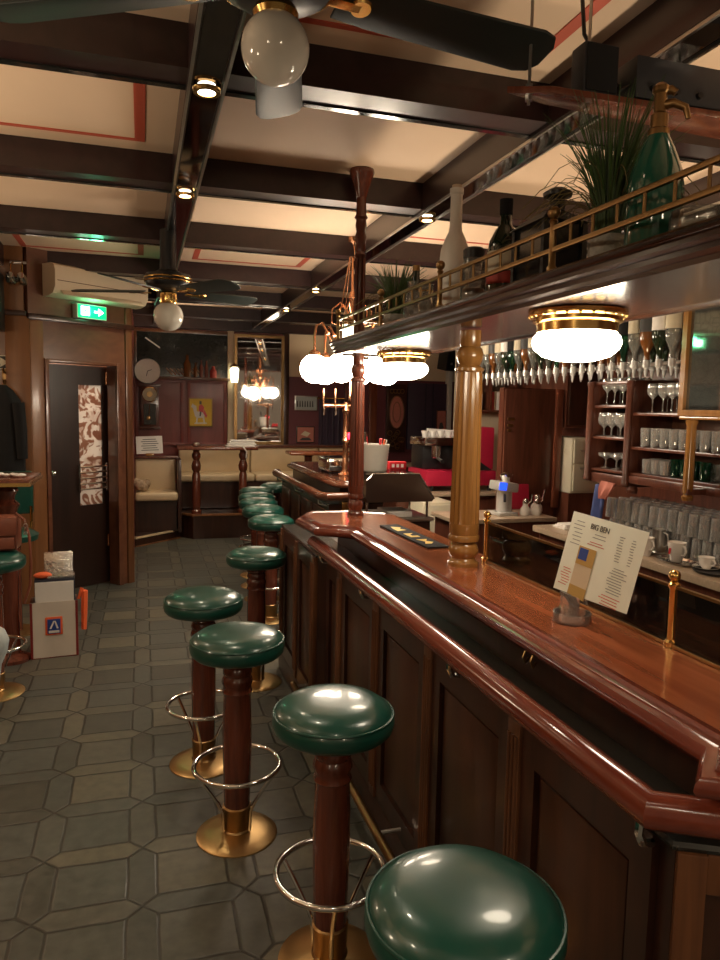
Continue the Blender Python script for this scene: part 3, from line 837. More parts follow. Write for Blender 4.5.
# ================================================================== THINGS ON THE CANOPY
CT = 2.031
def bottle(name, x, y, prof, mat, lab, cat='bottle', parts=(), seg=24, z=CT):
    t = thing(name, (x, y, z), lab, cat)
    B().lathe([(r, z + h) for r, h in prof], (x, y, 0), seg).build('body', mat, t)
    for nm, pr, mt in parts:
        B().lathe([(r, z + h) for r, h in pr], (x, y, 0), seg).build(nm, mt, t)
    return t
bottle('frosted_bottle', 1.14, 2.58, [(0, .0), (.050, 0), (.056, .01), (.057, .215), (.053, .25), (.038, .29), (.026, .315), (.023, .335), (.022, .45), (.026, .452), (.026, .472), (.020, .474)], 'frosted',
       'tall frosted white bottle standing on the canopy above the golden column', parts=(('stopper', [(.018, .474), (.018, .485), (0, .485)], 'cream_paint'),))
t = bottle('dark_bottle', 1.15, 2.20, [(0, 0), (.052, 0), (.056, .008), (.056, .17), (.052, .20), (.034, .235), (.020, .255), (.0185, .30), (.0185, .33)], 'dark_bottle',
       'dark green bottle with cream and red label standing beside the black lantern box', parts=(('cap', [(.021, .285), (.022, .335), (0, .336)], 'dark_cloth'),))
B().lathe([(.057, CT + .10), (.057, CT + .165)], (1.15, 2.20, 0), 24).build('label_cream', 'label_cream', t)
B().lathe([(.0572, CT + .06), (.0572, CT + .098)], (1.15, 2.20, 0), 24).build('label_red', 'label_red', t)
t = bottle('glass_jar', 1.12, 2.37, [(0, 0), (.040, 0), (.044, .01), (.044, .14), (.036, .165), (.034, .18)], 'crystal', 'clear glass jar with black screw lid standing between two bottles on the canopy', 'jar',
       parts=(('lid', [(.037, .175), (.038, .205), (.030, .212), (0, .212)], 'black_plastic'),))
B().lathe([(0, CT + .004), (.038, CT + .005), (.038, CT + .07), (0, CT + .075)], (1.12, 2.37, 0), 16).build('filling', 'fur', t)
for x, y, h, lab in ((1.13, 2.84, .16, 'clear glass carafe on the canopy next to the frosted white bottle'), (1.15, 3.02, .20, 'clear glass carafe with gold neck, beside the potted grass at the far canopy end')):
    bottle('glass_carafe', x, y, [(0, 0), (.040, 0), (.046, .01), (.050, h * .45), (.040, h * .7), (.028, h * .82), (.034, h), (.030, h), (.024, h * .82), (.036, h * .68), (.045, h * .45), (.041, .015), (0, .012)], 'crystal', lab, 'carafe', parts=(('neck_band', [(.029, h * .80), (.031, h * .84)], 'brass'),))
bottle('dark_bottle', 1.20, 3.14, [(0, 0), (.034, 0), (.037, .01), (.037, .17), (.016, .22), (.015, .29), (0, .29)], 'dark_bottle', 'slim dark bottle standing between carafe and potted grass on the canopy', parts=(('cap', [(.017, .27), (.017, .295), (0, .296)], 'brass_aged'),))
# black lantern
t = thing('black_lantern', (1.15, 1.93, CT), 'black metal lantern box with round chimney cap standing on the canopy', 'lantern')
for sx in (-.062, .062):
    for sy in (-.085, .085): B().box(1.15 + sx - .008, 1.15 + sx + .008, 1.93 + sy - .008, 1.93 + sy + .008, CT + .012, CT + .185).build('corner_bar', 'black_plastic', t)
B().box(1.15 - .075, 1.15 + .075, 1.93 - .098, 1.93 + .098, CT, CT + .012, .003).build('base', 'black_plastic', t)
B().box(1.15 - .060, 1.15 + .060, 1.93 - .083, 1.93 + .083, CT + .012, CT + .185).build('panes', 'smoke_panel', t)
g = B()
lo = [(1.15 + a, 1.93 + b_, CT + .185) for a, b_ in ((-.078, -.10), (.078, -.10), (.078, .10), (-.078, .10))]
hi = [(1.15 + a, 1.93 + b_, CT + .225) for a, b_ in ((-.03, -.04), (.03, -.04), (.03, .04), (-.03, .04))]
g.poly(lo); g.poly(hi)
for k in range(4): g.poly([lo[k], lo[(k + 1) % 4], hi[(k + 1) % 4], hi[k]])
g.build('roof', 'black_plastic', t)
B().lathe([(.022, CT + .22), (.022, CT + .255), (.040, CT + .262), (.042, CT + .272), (.02, CT + .285), (0, CT + .287)], (1.15, 1.89, 0), 20).build('chimney', 'black_plastic', t)
# potted grasses
def grass(x, y, pr, ph, n, spread, hmin, hmax, lab, seed, droop=.9):
    r = random.Random(seed)
    t = thing('potted_grass', (x, y, CT), lab, 'plant')
    B().lathe([(0, CT), (pr * .86, CT), (pr * .9, CT + .006), (pr, CT + ph), (pr * .9, CT + ph), (pr * .86, CT + ph - .012), (0, CT + ph - .012)], (x, y, 0), 24).build('pot', 'stone_pot', t)
    g = B()
    for k in range(n):
        a = r.uniform(0, 2 * PI); b0 = r.uniform(0, pr * .6); h = r.uniform(hmin, hmax); sp = spread * r.uniform(.25, 1) ** 1.2
        pts = []
        for q in range(7):
            u = q / 6
            rr = b0 + sp * u ** 1.8
            zz = h * (u - droop * (sp / max(h, .01)) * .45 * u ** 3)
            pts.append((x + rr * math.cos(a), y + rr * math.sin(a), CT + ph - .015 + zz))
        for q in pts:
            pass
        wd_ = r.uniform(.0016, .003)
        pts = [(min(max(px_, .80), 1.5), py_, pz_) for px_, py_, pz_ in pts]
        g.tube(pts, [wd_, wd_ * 1.2, wd_ * 1.1, wd_, wd_ * .8, wd_ * .55, wd_ * .2], 4, caps=False)
    o = g.build('foliage', 'leaf', t); o['kind'] = 'stuff'
    g = B()
    for k in range(n // 4):
        a = r.uniform(0, 2 * PI); sp = spread * r.uniform(.9, 1.5); h = r.uniform(hmin * .9, hmax)
        pts = [(x + sp * u ** 1.5 * math.cos(a), y + sp * u ** 1.5 * math.sin(a), CT + ph - .015 + h * (u - .75 * u ** 3)) for u in [q / 7 for q in range(8)]]
        pts = [(min(max(px_, .80), 1.5), py_, pz_) for px_, py_, pz_ in pts]
        g.tube(pts, .0011, 3, caps=False)
    o = g.build('dry_stalks', 'leaf_dry', t); o['kind'] = 'stuff'
    return t
grass(1.12, 1.60, .048, .085, 190, .15, .22, .40, 'green ornamental grass in speckled grey pot beside the green siphon', 3)
grass(1.16, 3.30, .055, .09, 170, .14, .16, .30, 'dark bushy potted grass standing by the far end of the canopy', 4)
# soda siphon
x, y = 1.12, 1.43
t = thing('soda_siphon', (x, y, CT), 'large green glass soda siphon with brass tap head on the canopy', 'siphon')
B().lathe([(0, CT), (.056, CT), (.062, CT + .008), (.062, CT + .15), (.056, CT + .19), (.040, CT + .235), (.024, CT + .27), (.021, CT + .275)], (x, y, 0), 20).build('body', 'siphon_green', t)
B().lathe([(.024, CT + .268), (.024, CT + .282), (.019, CT + .286), (.019, CT + .315), (.014, CT + .32), (.014, CT + .36), (.018, CT + .365), (.018, CT + .375), (.010, CT + .383), (0, CT + .384)], (x, y, 0), 18).build('collar', 'brass_aged', t)
g = B().tube([(x, y, CT + .335), (x + .02, y - .02, CT + .337), (x + .04, y - .035, CT + .325), (x + .045, y - .04, CT + .30)], [.011, .010, .008, .006], 10)
g.build('spout', 'brass_aged', t)
B().tube([(x, y, CT + .365), (x + .018, y - .012, CT + .368), (x + .026, y - .018, CT + .36)], [.010, .010, .008], 10).build('lever', 'brass_aged', t)
# crystal pieces
def crystal_bowl(x, y, r, h, lab):
    t = thing('crystal_bowl', (x, y, CT), lab, 'bowl')
    B().lathe([(0, CT), (r * .7, CT), (r * .75, CT + .006), (r, CT + h * .5), (r * .98, CT + h), (r * .9, CT + h), (r * .9, CT + h * .5), (r * .65, CT + .012), (0, CT + .012)], (x, y, 0), 24, None, .04, 1).build('bowl', 'crystal', t)
crystal_bowl(1.13, 1.30, .058, .075, 'cut crystal bowl standing beside the green siphon on the canopy')
# lit candle jar on the far canopy end
t = thing('candle_lamp', (1.09, 3.88, CT), 'small lit glass candle lamp at the very end of the canopy', 'lamp')
B().lathe([(0, CT), (.028, CT), (.030, CT + .005), (.030, CT + .10), (0, CT + .10)], (1.09, 3.88, 0), 16).build('glass', 'lantern_lit', t)
B().lathe([(.031, CT + .10), (.032, CT + .125), (.02, CT + .135), (0, CT + .136)], (1.09, 3.88, 0), 16).build('cap', 'copper', t)

# hanging plank with the amplifiers
t = thing('hanging_shelf', (1.35, 1.90, 2.55), 'red-brown plank hung by threaded rods under the ceiling, carrying black audio boxes', 'shelf')
B().prism([(.965, 1.868), (1.08, 1.825), (1.98, 1.80), (1.98, 1.965), (1.10, 1.90)], 2.544, 2.562, .002).build('plank', 'red_wood', t)
for x, y in ((1.03, 1.865), (1.21, 1.86), (1.90, 1.90)):
    g = B().tube([(x, y, 2.52), (x, y, CZ)], .0045, 8)
    g.lathe([(.011, 2.53), (.011, 2.544)], (x, y, 0), 6); g.lathe([(.011, 2.562), (.011, 2.574)], (x, y, 0), 6)
    g.build('threaded_rod', 'steel', t)
t = thing('loudspeaker', (1.2, 1.95, 2.562), 'small black loudspeaker box standing on the pointed end of the hanging plank', 'speaker')
B().box(1.18, 1.29, 1.832, 1.90, 2.5625, 2.70, .006).build('cabinet', 'amp_grey', t)
B().box(1.185, 1.285, 1.826, 1.832, 2.57, 2.694, .003).build('grille', 'dark_cloth', t)
t = thing('amplifier', (1.45, 1.9, 2.562), 'wide black amplifier lying on the hanging plank above the green siphon', 'amplifier')
B().box(1.345, 1.80, 1.825, 1.95, 2.5705, 2.685, .006).build('case', 'amp_grey', t)
for x in (1.40, 1.48, 1.56): B().lathe([(.010, 0), (.009, .010), (0, .010)], (x, 1.825, 2.60), 14, Matrix.Rotation(PI / 2, 3, 'X')).build('knob', 'black_plastic', t)
for x in (1.37, 1.76):
    for y in (1.86, 1.93): B().lathe([(.012, 2.5625), (.012, 2.571)], (x, y, 0), 10).build('foot', 'black_plastic', t)
g = B()
for k in range(6):
    dx = .006 * k
    g.tube([(1.292, 1.85 + .006 * k, 2.60 + .012 * k), (1.295 + dx, 1.86 + .012 * k, 2.568 + .012 * k), (1.31 + dx * .5, 1.85 + .012 * k, 2.59 + .014 * k), (1.343, 1.85 + .012 * k, 2.61)], .0045, 6)
g.tube([(1.294, 1.88, 2.66), (1.29, 1.93, 2.70), (1.25, 1.95, 2.78), (1.235, 1.95, CZ)], .006, 6)
tag(g.build('cable_tangle', 'black_plastic'), 'tangle of black cables between the loudspeaker and the amplifier', 'cable')

# ================================================================== THINGS ON THE BAR TOP
ZB = 1.0998
# bar mat
t = thing('bar_mat', (1.17, 3.03, ZB), 'long black rubber bar mat with yellow lettering lying on the bar', 'mat')
MM = Matrix.Translation((1.17, 3.03, ZB)) @ Matrix.Rotation(.03, 4, 'Z')
B(MM).box(-.05, .05, -.29, .29, 0, .008, .003).build('mat', 'dark_cloth', t)
g = B(MM)
for y0, pts in ((-.22, ((0, 0), (.03, .0), (.05, .03), (.03, .06), (.05, .1), (0, .1), (.02, .05))), (-.06, ((0, 0), (.045, .0), (.045, .03), (.02, .03), (.02, .06), (.045, .09), (.0, .09))), (.10, ((0, 0), (.05, .02), (.03, .05), (.05, .09), (.01, .12), (.0, .06)))):
    n = len(pts)
    g.poly([(-.028 + p[0], y0 + p[1], .0092) for p in pts], .001)
g.build('lettering', 'yellow', t)
# menu card in acrylic stand
t = thing('menu_stand', (1.14, 1.69, ZB), 'white printed menu sheet with small leaflet in clear acrylic stand on the bar', 'menu')
c = (1.14, 1.70)
B().lathe([(.052, ZB), (.054, ZB + .004), (.054, ZB + .026), (.048, ZB + .026), (.048, ZB + .006), (0, ZB + .005)], (c[0], c[1], 0), 10).build('base', 'acrylic', t)
TL, TR, BL = Vector((1.19, 1.79, 1.395)), Vector((1.20, 1.478, 1.386)), Vector((1.140, 1.80, 1.170))
BR = BL + (TR - TL)
ax, ay = (TR - TL), (TL - BL)
MP = frame_m(BL, ax, ay); W_, H_ = ax.length, (MP.inverted() @ TL).y
MP = frame_m(BL + ax * 0 , ax, ay)
sk = (MP.inverted() @ TL).x
def q(u, v, d=0): return MP @ Vector((u * W_ + sk * v, v * H_, d))
g = B(); g.poly([q(0, 0), q(1, .08), q(1, 1), q(0, 1)], .0008); sheet = g.build('sheet', 'paper', t, smooth=False)
MT = Matrix.Shear('XY', 4, (0, 0)) if False else None
text('heading', 'BIG BEN', .022, MP @ Matrix.Translation((W_ * .42 + sk * .9, H_ * .88, .0006)), 'ink', sheet)
def lines(u0, u1, v0, v1, n, mat, nm, ragged=.5):
    r = random.Random(int(u0 * 100 + v0 * 77)); g = B()
    for k in range(n):
        v = v0 + (v1 - v0) * k / max(1, n - 1)
        a = u0 + (u1 - u0) * r.uniform(0, ragged * .5); b_ = u1 - (u1 - u0) * r.uniform(0, ragged * .5)
        h = .0045
        g.poly([q(a, v - h, .0005), q(b_, v - h, .0005), q(b_, v + h, .0005), q(a, v + h, .0005)], .0003)
    g.build(nm, mat, sheet, smooth=False)
lines(.05, .22, .90, .62, 7, 'print_grey', 'print_lines')
lines(.32, .55, .80, .76, 2, 'print_grey', 'print_lines'); lines(.30, .56, .70, .67, 2, 'ink_red', 'print_lines')
lines(.68, .76, .86, .58, 10, 'print_grey', 'print_lines'); lines(.84, .90, .86, .58, 10, 'print_grey', 'print_lines')
lines(.66, .90, .50, .22, 10, 'print_grey', 'print_lines'); lines(.62, .92, .17, .07, 4, 'ink_red', 'print_lines'); lines(.04, .2, .30, .10, 7, 'ink_red', 'print_lines')
g = B(); g.poly([q(.22, .02, .002), q(.46, .0, .002), q(.46, .62, .002), q(.22, .62, .002)], .0008); lf = g.build('leaflet', 'cream_paint', t, smooth=False)
g = B(); g.poly([q(.22, .40, .0026), q(.46, .40, .0026), q(.46, .62, .0026), q(.22, .62, .0026)], .0004); g.build('orange_field', 'ochre', lf, smooth=False)
g = B(); g.poly([q(.22, .02, .0026), q(.46, .0, .0026), q(.46, .14, .0026), q(.22, .14, .0026)], .0004); g.build('orange_field', 'ochre', lf, smooth=False)
g = B(); g.poly([q(.24, .46, .0031), q(.36, .46, .0031), q(.36, .60, .0031), q(.24, .60, .0031)], .0004); g.build('blue_picture', 'blue', lf, smooth=False)
g = B(); g.poly([q(.20, -.03, -.003), q(.50, -.03, -.003), q(.50, .64, -.003), q(.20, .64, -.003)], .0015)
pb = (q(.25, -.03, -.003) + q(.45, -.03, -.003)) / 2
g.box(c[0] - .012, c[0] - .008, c[1] - .045, c[1] + .045, ZB + .005, ZB + .075, .001); g.build('holder', 'acrylic', t)

# ================================================================== BACK BAR
t = thing('back_counter', (2.78, 2.9, 0), 'staff-side back counter with brown stone worktop behind the bar', 'counter')
B().box(2.48, 3.10, .4, 4.20, .885, .925, .004).build('worktop', 'worktop', t)
B().box(2.52, 3.08, .4, 4.18, 0, .885).build('body', 'cab_wood', t, smooth=False)
for k in range(6):
    y0 = .45 + k * .62
    B().box(2.505, 2.52, y0, y0 + .58, .12, .80, .006).build('door', 'cab_wood', t)
t = thing('back_shelf_unit', (2.9, 3.1, .925), 'dark red-brown wooden shelf unit for glasses on the back wall of the bar', 'shelf unit')
B().box(3.04, 3.07, 1.9, 4.02, 1.24, 2.255).build('back_panel', 'cab_wood_back', t, smooth=False)
for z, y0, y1 in ((1.329, 1.95, 3.60), (1.483, 1.95, 3.60), (1.682, 1.95, 3.60), (1.328, 3.64, 3.99), (1.53, 3.64, 3.99), (1.725, 3.64, 3.99), (1.87, 3.64, 3.99)):
    B().box(2.76, 3.04, y0, y1, z - .018, z, .003).build('shelf_board', 'cab_wood', t)
for y in (4.005, 3.62):
    B().box(2.745, 3.04, y - .02, y + .02, 1.24, 1.872, .008).build('upright', 'cab_wood', t)
    B().lathe([(.026, 1.25), (.026, 1.27), (.02, 1.285), (.023, 1.6), (.02, 1.83), (.026, 1.845), (.026, 1.868)], (2.745, y, 0), 14).build('half_column', 'cab_wood', t)
B().box(2.76, 3.04, 3.62, 4.02, 1.235, 1.30, .012).build('bottom_rail', 'cab_wood', t)
B().lathe([(0, -.045), (.03, -.04), (.035, -.02), (.025, 0)], (2.78, 3.60, 1.245), 14).build('drop_knob', 'cab_wood', t)
B().box(2.75, 3.04, 1.95, 3.60, 1.265, 1.311, .006).build('bottom_rail', 'cab_wood', t)
B().lathe([(0, 1.235), (.025, 1.24), (.03, 1.26), (.02, 1.27), (.026, 1.29), (.024, 1.62), (.030, 1.635), (.030, 1.65)], (2.66, 3.01, 0), 16).build('column', 'gold_wood', t)
B().box(2.64, 2.76, 2.985, 3.035, 1.27, 1.30, .004).build('column_foot', 'cab_wood', t)
B().box(2.63, 3.04, 1.95, 3.07, 1.652, 1.668, .003).build('shelf_board', 'gold_wood', t)
B().box(2.65, 3.04, 3.035, 3.06, 1.668, 2.27).build('side_panel', 'cab_wood', t)
t = thing('glass_cabinet_door', (2.63, 2.6, 1.67), 'gold-framed dark etched glass panel reflecting the green exit sign', 'glass panel')
g = B().frame('x', 1.97, 3.062, 1.67, 2.27, 2.612, 2.64, .033, .03)
g.build('frame', 'gold_wood', t)
B(Matrix.Translation((2.627, 2.515, 0)) @ Matrix.Rotation(-.0127, 4, 'Z')).box(-.003, .003, -.512, .512, 1.70, 2.24).build('pane', 'etched_glass', t, smooth=False)

# glassware on the shelves
def ware(name, prof, mat, lab, group, seg=14):
    me_b = B().lathe(prof, (0, 0, 0), seg)
    o = me_b.build(name, mat)
    return tag(o, lab, 'glass', group)
ORD = 'first second third fourth fifth sixth seventh eighth ninth tenth eleventh twelfth thirteenth fourteenth fifteenth sixteenth seventeenth eighteenth nineteenth twentieth'.split() + ['twenty-first', 'twenty-second', 'twenty-third', 'twenty-fourth']
def scatter(proto, spots, lab=None, group=None, far=None, per=1):
    first = True; o0 = proto['label']
    for p in spots:
        if first and not proto.get('_used'):
            o = proto; proto['_used'] = 1
        else:
            o = proto.copy(); COL.objects.link(o)
            if '_used' in o: del o['_used']
        first = False
        o.location = p[:3]
        if len(p) > 3: o.rotation_euler = (p[3], 0, 0)
        if lab: o['label'] = lab
        if far: o['label'] = (lab or o0) + ', ' + ORD[spots.index(p) // per] + ' ' + far + (('', ' behind')[0] if per == 1 else (', front', ', back')[spots.index(p) % per])
        if group: o['group'] = group
    return proto
wine = ware('wine_glass', [(0, .0), (.032, .0), (.032, .003), (.006, .008), (.004, .02), (.004, .075), (.012, .085), (.030, .105), (.035, .125), (.032, .165), (.030, .165), (.033, .125), (.028, .107), (0, .089)], 'glass_ware', 'wine glass on the top back bar shelf', 'wine glasses on the top shelf')
tumbler = ware('tumbler_glass', [(0, 0), (.028, 0), (.030, .004), (.034, .11), (.032, .11), (.028, .008), (0, .006)], 'glass_ware', 'clear tumbler on the middle back bar shelf', 'tumblers on the middle shelf')
green = ware('tumbler_glass', [(0, 0), (.026, 0), (.028, .004), (.032, .10), (.030, .10), (.026, .008), (0, .006)], 'glass_green', 'green tumbler among clear ones on the lowest shelf', 'green tumblers on the lowest shelf')
low = ware('tumbler_glass', [(0, 0), (.028, 0), (.032, .004), (.036, .085), (.034, .085), (.030, .008), (0, .006)], 'glass_ware', 'short clear tumbler on the lowest shelf', 'short tumblers on the lowest shelf')
J = lambda a: R.uniform(-a, a)
scatter(wine, [(x + J(.005), 3.12 + .078 * k + J(.006), 1.683) for k in range(6) for x in (2.82, 2.92)], far='from the glass cabinet', per=2)
scatter(wine, [(x, 3.69 + .08 * k + J(.006), 1.726) for k in range(4) for x in (2.81, 2.91)], 'wine glass on the narrow bay\'s top board', 'wine glasses in the narrow bay, top', 'from the wide bay', 2)
wine2 = ware('wine_glass', [(0, .0), (.034, .0), (.034, .003), (.006, .008), (.005, .05), (.014, .06), (.036, .08), (.040, .105), (.036, .145), (.034, .145), (.038, .105), (.034, .083), (0, .064)], 'glass_ware', 'rounded stem glass on the narrow bay\'s middle board', 'stem glasses in the narrow bay, middle')
scatter(wine2, [(x, 3.69 + .085 * k + J(.006), 1.531) for k in range(4) for x in (2.81, 2.92)], far='from the wide bay', per=2)
coupe = ware('coupe_glass', [(0, .0), (.032, .0), (.032, .003), (.006, .008), (.005, .05), (.012, .058), (.045, .075), (.050, .095), (.048, .095), (.042, .078), (0, .062)], 'glass_ware', 'shallow glass on the narrow bay\'s lowest board', 'shallow glasses in the narrow bay, lowest')
scatter(coupe, [(x, 3.70 + .11 * k, 1.329) for k in range(3) for x in (2.82, 2.94)], far='from the wide bay', per=2)
scatter(tumbler, [(x + J(.004), 2.30 + .076 * k + J(.004), 1.484) for k in range(17) for x in (2.80, 2.885)][::-1], far='from the narrow bay', per=2)
scatter(green, [(2.81, 3.06 + .072 * k, 1.330) for k in range(4)], far='from the gold column')
scatter(low, [(2.81, 3.35 + .078 * k + J(.004), 1.330) for k in range(3)], 'short clear tumbler on the lowest shelf, front, beside the green ones', far='from them')
scatter(low, [(2.90, 2.35 + .08 * k + J(.004), 1.330) for k in range(16)][::-1], 'short clear tumbler in the back row of the lowest shelf', far='from the narrow bay')
scatter(low, [(2.81, 2.35 + .08 * k, 1.330) for k in range(8)][::-1], 'short clear tumbler on the lowest shelf, front, past the gold column', far='along')
# upside-down glasses drying on the worktop, in two layers
beer = ware('beer_glass', [(.036, 0), (.036, .003), (.031, .10), (.029, .118), (0, .120), (0, .112), (.027, .112), (.034, .003)], 'glass_ware', 'clear upturned glass in the dense double layer on the back counter', 'upturned glasses on the back counter', 12)
for L_ in range(2):
    for i in range(4):
        spots = [(2.745 + .079 * i + J(.003), 2.55 + .0765 * k + (.03 if L_ else 0) + J(.003), .926 + L_ * .1205) for k in range(16)]
        scatter(beer, spots[::-1], 'upturned glass, %s layer, %s' % (('lower', 'upper')[L_], ('row by the cups', 'second row from the cups', 'third row from the cups', 'row against the wall')[i]), far='from the towel')
# tray, cups, jug
def tray(x, y, rx, ry, mat, lab):
    t = thing('serving_tray', (x, y, .925), lab, 'tray')
    g = B(); n = 36
    rings = []
    for s, z in ((0.0, .002), (.86, .002), (.93, .006), (1.0, .012), (1.0, .014), (.92, .008), (.86, .004)):
        rings.append((s, z))
    vs_ = []
    for s, z in rings[1:]:
        vs_.append([g._v((x + rx * s * math.cos(2 * PI * i / n), y + ry * s * math.sin(2 * PI * i / n), .925 + z)) for i in range(n)])
    for a, b_ in zip(vs_, vs_[1:]):
        for i in range(n): g.bm.faces.new((a[i], a[(i + 1) % n], b_[(i + 1) % n], b_[i]))
    g.bm.faces.new(vs_[0]); g.bm.faces.new(vs_[-1])
    g.build('tray', mat, t); return t
tray(2.595, 2.98, .075, .13, 'chrome', 'small oval steel tray under the white cup with red mark')
tray(2.60, 2.74, .085, .10, 'black_plastic', 'dark oval tray at the picture side of the back counter beside the cups')
tray(2.60, 3.26, .07, .10, 'chrome', 'small oval steel tray beside the metal milk jug')
def cup(x, y, z, r, h, lab, mark=False, saucer=True):
    t = thing('coffee_cup', (x, y, z), lab, 'cup')
    zs = z
    if saucer:
        B().lathe([(0, z), (.03, z), (.062, z + .010), (.064, z + .013), (.03, z + .005), (0, z + .005)], (x, y, 0), 24).build('saucer', 'porcelain', t); zs = z + .005
    B().lathe([(0, zs), (r * .55, zs), (r * .62, zs + .004), (r * .85, zs + h * .5), (r, zs + h), (r * .95, zs + h), (r * .80, zs + h * .5), (0, zs + .01)], (x, y, 0), 24).build('cup', 'porcelain', t)
    B().tube([(x, y - r * .85, zs + h * .85), (x, y - r * 1.25, zs + h * .85), (x, y - r * 1.45, zs + h * .62), (x, y - r * 1.2, zs + h * .4), (x, y - r * .78, zs + h * .35)], .005, 8).build('handle', 'porcelain', t)
    if mark:
        g = B()
        g.poly([(x - r * .93, y + .010, zs + h * .40), (x - r * .93, y - .004, zs + h * .40), (x - r * .99, y - .012, zs + h * .72), (x - r * .99, y + .004, zs + h * .70)], .001)
        g.build('red_mark', 'red', t)
    return t
cup(2.60, 2.99, .931, .046, .10, 'tall white cup with a small red mark, standing on a steel tray', True, False)
cup(2.64, 2.83, .925, .040, .055, 'low white cup on saucer next to the marked cup')
cup(2.66, 2.66, .925, .040, .06, 'white cup on saucer half hidden by the picture edge')
cup(2.56, 3.17, .925, .040, .10, 'white cup half hidden behind the menu sheet', False, False)
t = thing('milk_jug', (2.66, 3.20, .938), 'small brushed steel milk jug between white cups and glasses', 'jug')
B().lathe([(0, .938), (.036, .938), (.042, .945), (.044, .98), (.034, 1.02), (.036, 1.06), (.034, 1.06), (.031, 1.02), (.03, .95), (0, .945)], (2.66, 3.20, 0), 24).build('body', 'steel', t)
B().tube([(2.66, 3.16, 1.05), (2.66, 3.13, 1.04), (2.66, 3.125, .99), (2.66, 3.155, .97)], .005, 8).build('handle', 'steel', t)
# towel
t = thing('bar_towel', (2.62, 3.66, .925), 'blue and pink towel hanging from the corner of the shelf unit', 'towel')
def drape(pts_top, pts_bot, n, amp, name, mat, par, seed):
    r = random.Random(seed); g = B(); rows = []
    for j in range(7):
        v = j / 6
        row = []
        for i in range(n):
            u = i / (n - 1)
            a = Vector(pts_top[0]).lerp(Vector(pts_top[1]), u); b_ = Vector(pts_bot[0]).lerp(Vector(pts_bot[1]), u)
            p = a.lerp(b_, v); p.x += amp * math.sin(u * 9 + v * 2 + seed) * (.4 + v); p.y += amp * .4 * math.sin(v * 5 + u * 4)
            row.append(p)
        rows.append(row)
    F = [[g._v(p) for p in row] for row in rows]; K = [[g._v(p + Vector((.012, 0, 0))) for p in row] for row in rows]
    for j in range(6):
        for i in range(n - 1):
            g.bm.faces.new((F[j][i], F[j][i + 1], F[j + 1][i + 1], F[j + 1][i])); g.bm.faces.new((K[j][i], K[j + 1][i], K[j + 1][i + 1], K[j][i + 1]))
    for j in range(6):
        for i in (0, n - 1): g.bm.faces.new((F[j][i], F[j + 1][i], K[j + 1][i], K[j][i]))
    for i in range(n - 1):
        for j in (0, 6): g.bm.faces.new((F[j][i], F[j][i + 1], K[j][i + 1], K[j][i]))
    return g.build(name, mat, par)
drape(((2.62, 3.74, 1.245), (2.64, 3.66, 1.26)), ((2.60, 3.75, .935), (2.61, 3.66, .935)), 8, .012, 'blue_cloth', 'blue_cloth', t, 2)
drape(((2.61, 3.66, 1.275), (2.61, 3.55, 1.27)), ((2.60, 3.69, 1.17), (2.60, 3.60, 1.17)), 8, .010, 'pink_cloth', 'pink_cloth', t, 5)
t = thing('napkin_pack', (2.68, 4.08, .925), 'white folded napkins lying on the end of the back counter', 'napkins')
for k in range(3): B().box(2.58 + .012 * k, 2.78 - .01 * k, 3.98 + .01 * k, 4.12 - .008 * k, .925 + .010 * k, .934 + .010 * k, .003).build('napkin', 'paper_white', t)
t = thing('black_bowl', (2.92, 4.05, .925), 'small black bowl beside the white napkins', 'bowl')
B().lathe([(0, .925), (.04, .925), (.075, .965), (.07, .965), (.037, .93), (0, .93)], (2.92, 4.05, 0), 24).build('bowl', 'black_plastic', t)

# spirit bottles hanging upside down
t = thing('bottle_rack', (2.75, 4.25, 2.26), 'dark wooden board holding upside-down spirit bottles above the back bar', 'rack')
B().box(2.56, 3.03, 3.09, 5.48, 2.262, 2.30, .004).build('board', 'cab_wood', t)
B().box(2.70, 2.73, 3.10, 5.46, 1.94, 1.96, .003).build('clip_rail', 'steel', t)
for y in (3.12, 4.3, 5.45): B().box(2.72, 2.74, y - .01, y + .01, 1.95, 2.262).build('bracket', 'steel', t)
for y in (3.3, 4.2, 5.2): B().tube([(2.85, y, 2.30), (2.85, y, CZ)], .012, 8).build('hanger', 'black_plastic', t)
def inv_bottle(mat, lab, w, capm):
    o = thing('spirit_bottle', (0, 0, 0), lab, 'bottle', 'upside-down spirit bottles'); w *= 1.1
    prof = [(0, -.001), (w * .95, -.001), (w, -.006), (w, -.17), (w * .9, -.20), (.019, -.245), (.015, -.255), (.015, -.305)]
    B().lathe(prof, (0, 0, 0), 14).build('body', mat, o)
    B().lathe([(w * 1.01, -.05), (w * 1.01, -.145)], (0, 0, 0), 14, caps=False).build('label', capm, o)
    B().lathe([(.018, -.295), (.019, -.335), (.011, -.34), (.008, -.365), (.004, -.385), (0, -.385)], (0, 0, 0), 10).build('pourer', 'silver', o)
    return o
kinds = [inv_bottle('crystal', 'clear upside-down spirit bottle with cream label in the hanging rack', .038, 'label_cream'),
         inv_bottle('amber_bottle', 'amber upside-down spirit bottle in the hanging rack', .040, 'ink'),
         inv_bottle('dark_bottle', 'dark upside-down spirit bottle in the hanging rack', .041, 'paper_white'),
         inv_bottle('glass_green', 'pale green upside-down spirit bottle in the hanging rack', .037, 'dark_cloth')]
used = [0] * 4
order = [0, 2, 1, 0, 3, 0, 1, 2, 0, 0, 1, 3, 0, 2, 0, 1, 0, 3, 2, 0, 1, 0, 0]
